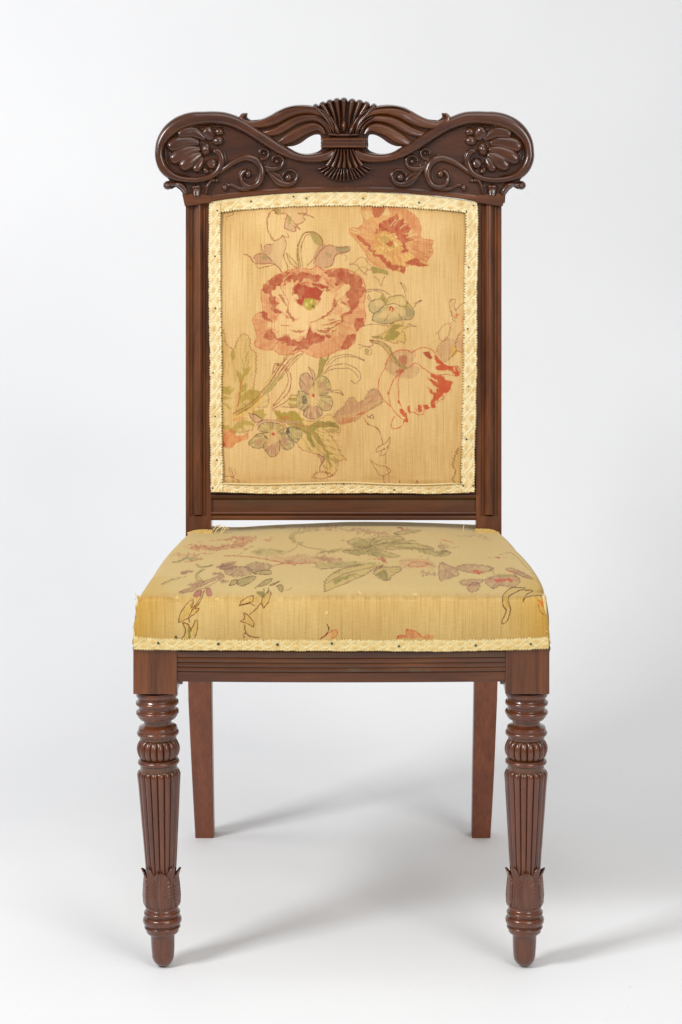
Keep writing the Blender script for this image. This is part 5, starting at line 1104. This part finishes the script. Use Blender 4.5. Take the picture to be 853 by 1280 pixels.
ribbon('wing_rim', B6([(664, 345), (660, 290), (628, 222), (570, 172), (500, 146), (420, 136), (350, 136), (290, 151), (230, 176)]), W6(8, 11, 13, 13, 11, 8, 7, 6, 4), [8, 8.8, 9.4, 9.4, 9.4, 9.2, 8.8, 8.2, 7], nc=9)
ribbon('wing_rim', B6([(632, 350), (612, 290), (560, 232), (500, 208)]), W6(6, 9, 8, 4), [8, 8.6, 8.6, 7], nc=9)
# centre: fan, bud, clasp, skirt
for (a, b, wt) in (((722, 300), (722, 88), 27), ((694, 305), (668, 92), 27), ((672, 310), (614, 103), 27), ((655, 318), (560, 120), 26), ((645, 330), (508, 138), 22)):
    b = (722+(b[0]-722)*1.07, 330+(b[1]-330)*1.085)
    mx_, my = (a[0]+b[0])/2+(a[0]-b[0])*.12, (a[1]+b[1])/2
    ribbon('fan_ray', B6([a, (mx_, my), b]), W6(7, 19, wt*1.1), [6, 8, 9.5], mir=a[0] != 722, nc=13, p=2.2, caps=(1, .9), ridge=0, step=.7, sink=.014)
ribbon('fan_leaf', B6([(690, 345), (668, 300), (655, 255)]), W6(14, 20, 7), [10, 11, 9], nc=9)
boss('fan_bud', B6([(722, 282)])[0], 25/s6, 58/s6, 15, mir=False)
ribbon('clasp_base', B6([(556, 408), (722, 408), (888, 408)]), W6(40, 40, 40), 9.5, mir=False, p=8, caps=(.1, .1))
ribbon('clasp_base', B6([(600, 345), (722, 350), (844, 345)]), W6(14, 20, 14), 8, mir=False)
for yy, hw, hh in ((381, 18, 11.5), (407, 12, 11), (434, 20, 11.5)):
    ribbon('clasp_band', B6([(546, yy), (580, yy), (722, yy), (864, yy), (898, yy)]), W6(hw, hw*.9, hw*.9, hw*.9, hw), [hh, hh-1, hh-1, hh-1, hh], mir=False, mat=wood_wing, nc=11, caps=(.9, .9))
for (a, b, wt) in (((722, 455), (722, 602), 24), ((704, 455), (680, 602), 24), ((684, 455), (632, 598), 26), ((664, 455), (590, 588), 24)):
    ribbon('skirt_flute', B6([a, ((a[0]+b[0])/2+6, (a[1]+b[1])/2), b]), W6(10, 16, wt), [10, 8, 7], mir=a[0] != 722, nc=9, caps=(0, .3))
for (a, b, wt) in (((722, 598), (722, 702), 15), ((708, 598), (692, 701), 15), ((694, 597), (660, 696), 15), ((678, 596), (627, 688), 15), ((660, 594), (595, 676), 15), ((640, 590), (566, 658), 15), ((616, 585), (540, 636), 15), ((592, 580), (520, 610), 14)):
    ribbon('shell_lobe', B6([a, ((a[0]+b[0])/2, (a[1]+b[1])/2), b]), W6(5, 12, wt), [7, 7.5, 6], mir=a[0] != 722, nc=9, caps=(.5, .9), step=.6)
# little capital above each upright
ribbon('capital_leaf', A6([(130, 722), (170, 716), (215, 722), (252, 755), (270, 800)]), W6(24, 15, 24, 24, 20), [9, 6, 7, 7, 6]); boss('capital_scroll', A6([(122, 728)])[0], 36/s6, 34/s6, 10, base=BF-.002)
ribbon('capital_leaf', A6([(335, 720), (338, 760), (340, 802)]), W6(52, 40, 34), [6, 5, 6], groove=.5, caps=(.35, 0), nc=15)
ribbon('capital_leaf', A6([(488, 690), (450, 692), (425, 725), (412, 765), (408, 800)]), W6(16, 18, 20, 18, 12), [6, 6, 7, 6, 5]); boss('capital_scroll', A6([(490, 690)])[0], 22/s6, 22/s6, 7)
# plain cap block on each upright and the arched lip over the upholstery
def cap_block(flip):
    pts = [(227.8, 242.2), (233, 241.6), (264.6, 244), (264.9, 252.6), (231.2, 257.6)]
    if flip: pts = [(2*CX-2-x, y) for x, y in pts][::-1]
    prism('cap_block', [[back3(x, y, .010) for x, y in pts], [back3(x, y, -.020) for x, y in pts]], wood_h, chair)
cap_block(False); cap_block(True)
lipb = [(264.9, 251.6), (290, 247.6), (320, 244.2), (360, 241.2), (400, 239.8), (430.5, 239.4)]; lipt = [(265.2, 243.4), (290, 240.2), (320, 237.2), (360, 234.3), (400, 233), (430.5, 232.8)]
lb = catmull(lipb, 5); lt_ = catmull(lipt, 5)
lb = np.vstack([lb, [(2*430.5-x, y) for x, y in lb[::-1]][1:]]); lt_ = np.vstack([lt_, [(2*430.5-x, y) for x, y in lt_[::-1]][1:]])
rings = []
for (a, b), (c, d) in zip(lt_, lb):
    hs = [(0, .0035), (.06, .0085), (.3, .0098), (.8, .0098), (.97, .0085), (1, .0060), (1, -.010), (0, -.010)]
    rings.append([back3(a+(c-a)*k, b+(d-b)*k, h) for k, h in hs])
o = prism('arched_lip', rings, wood_h, chair)
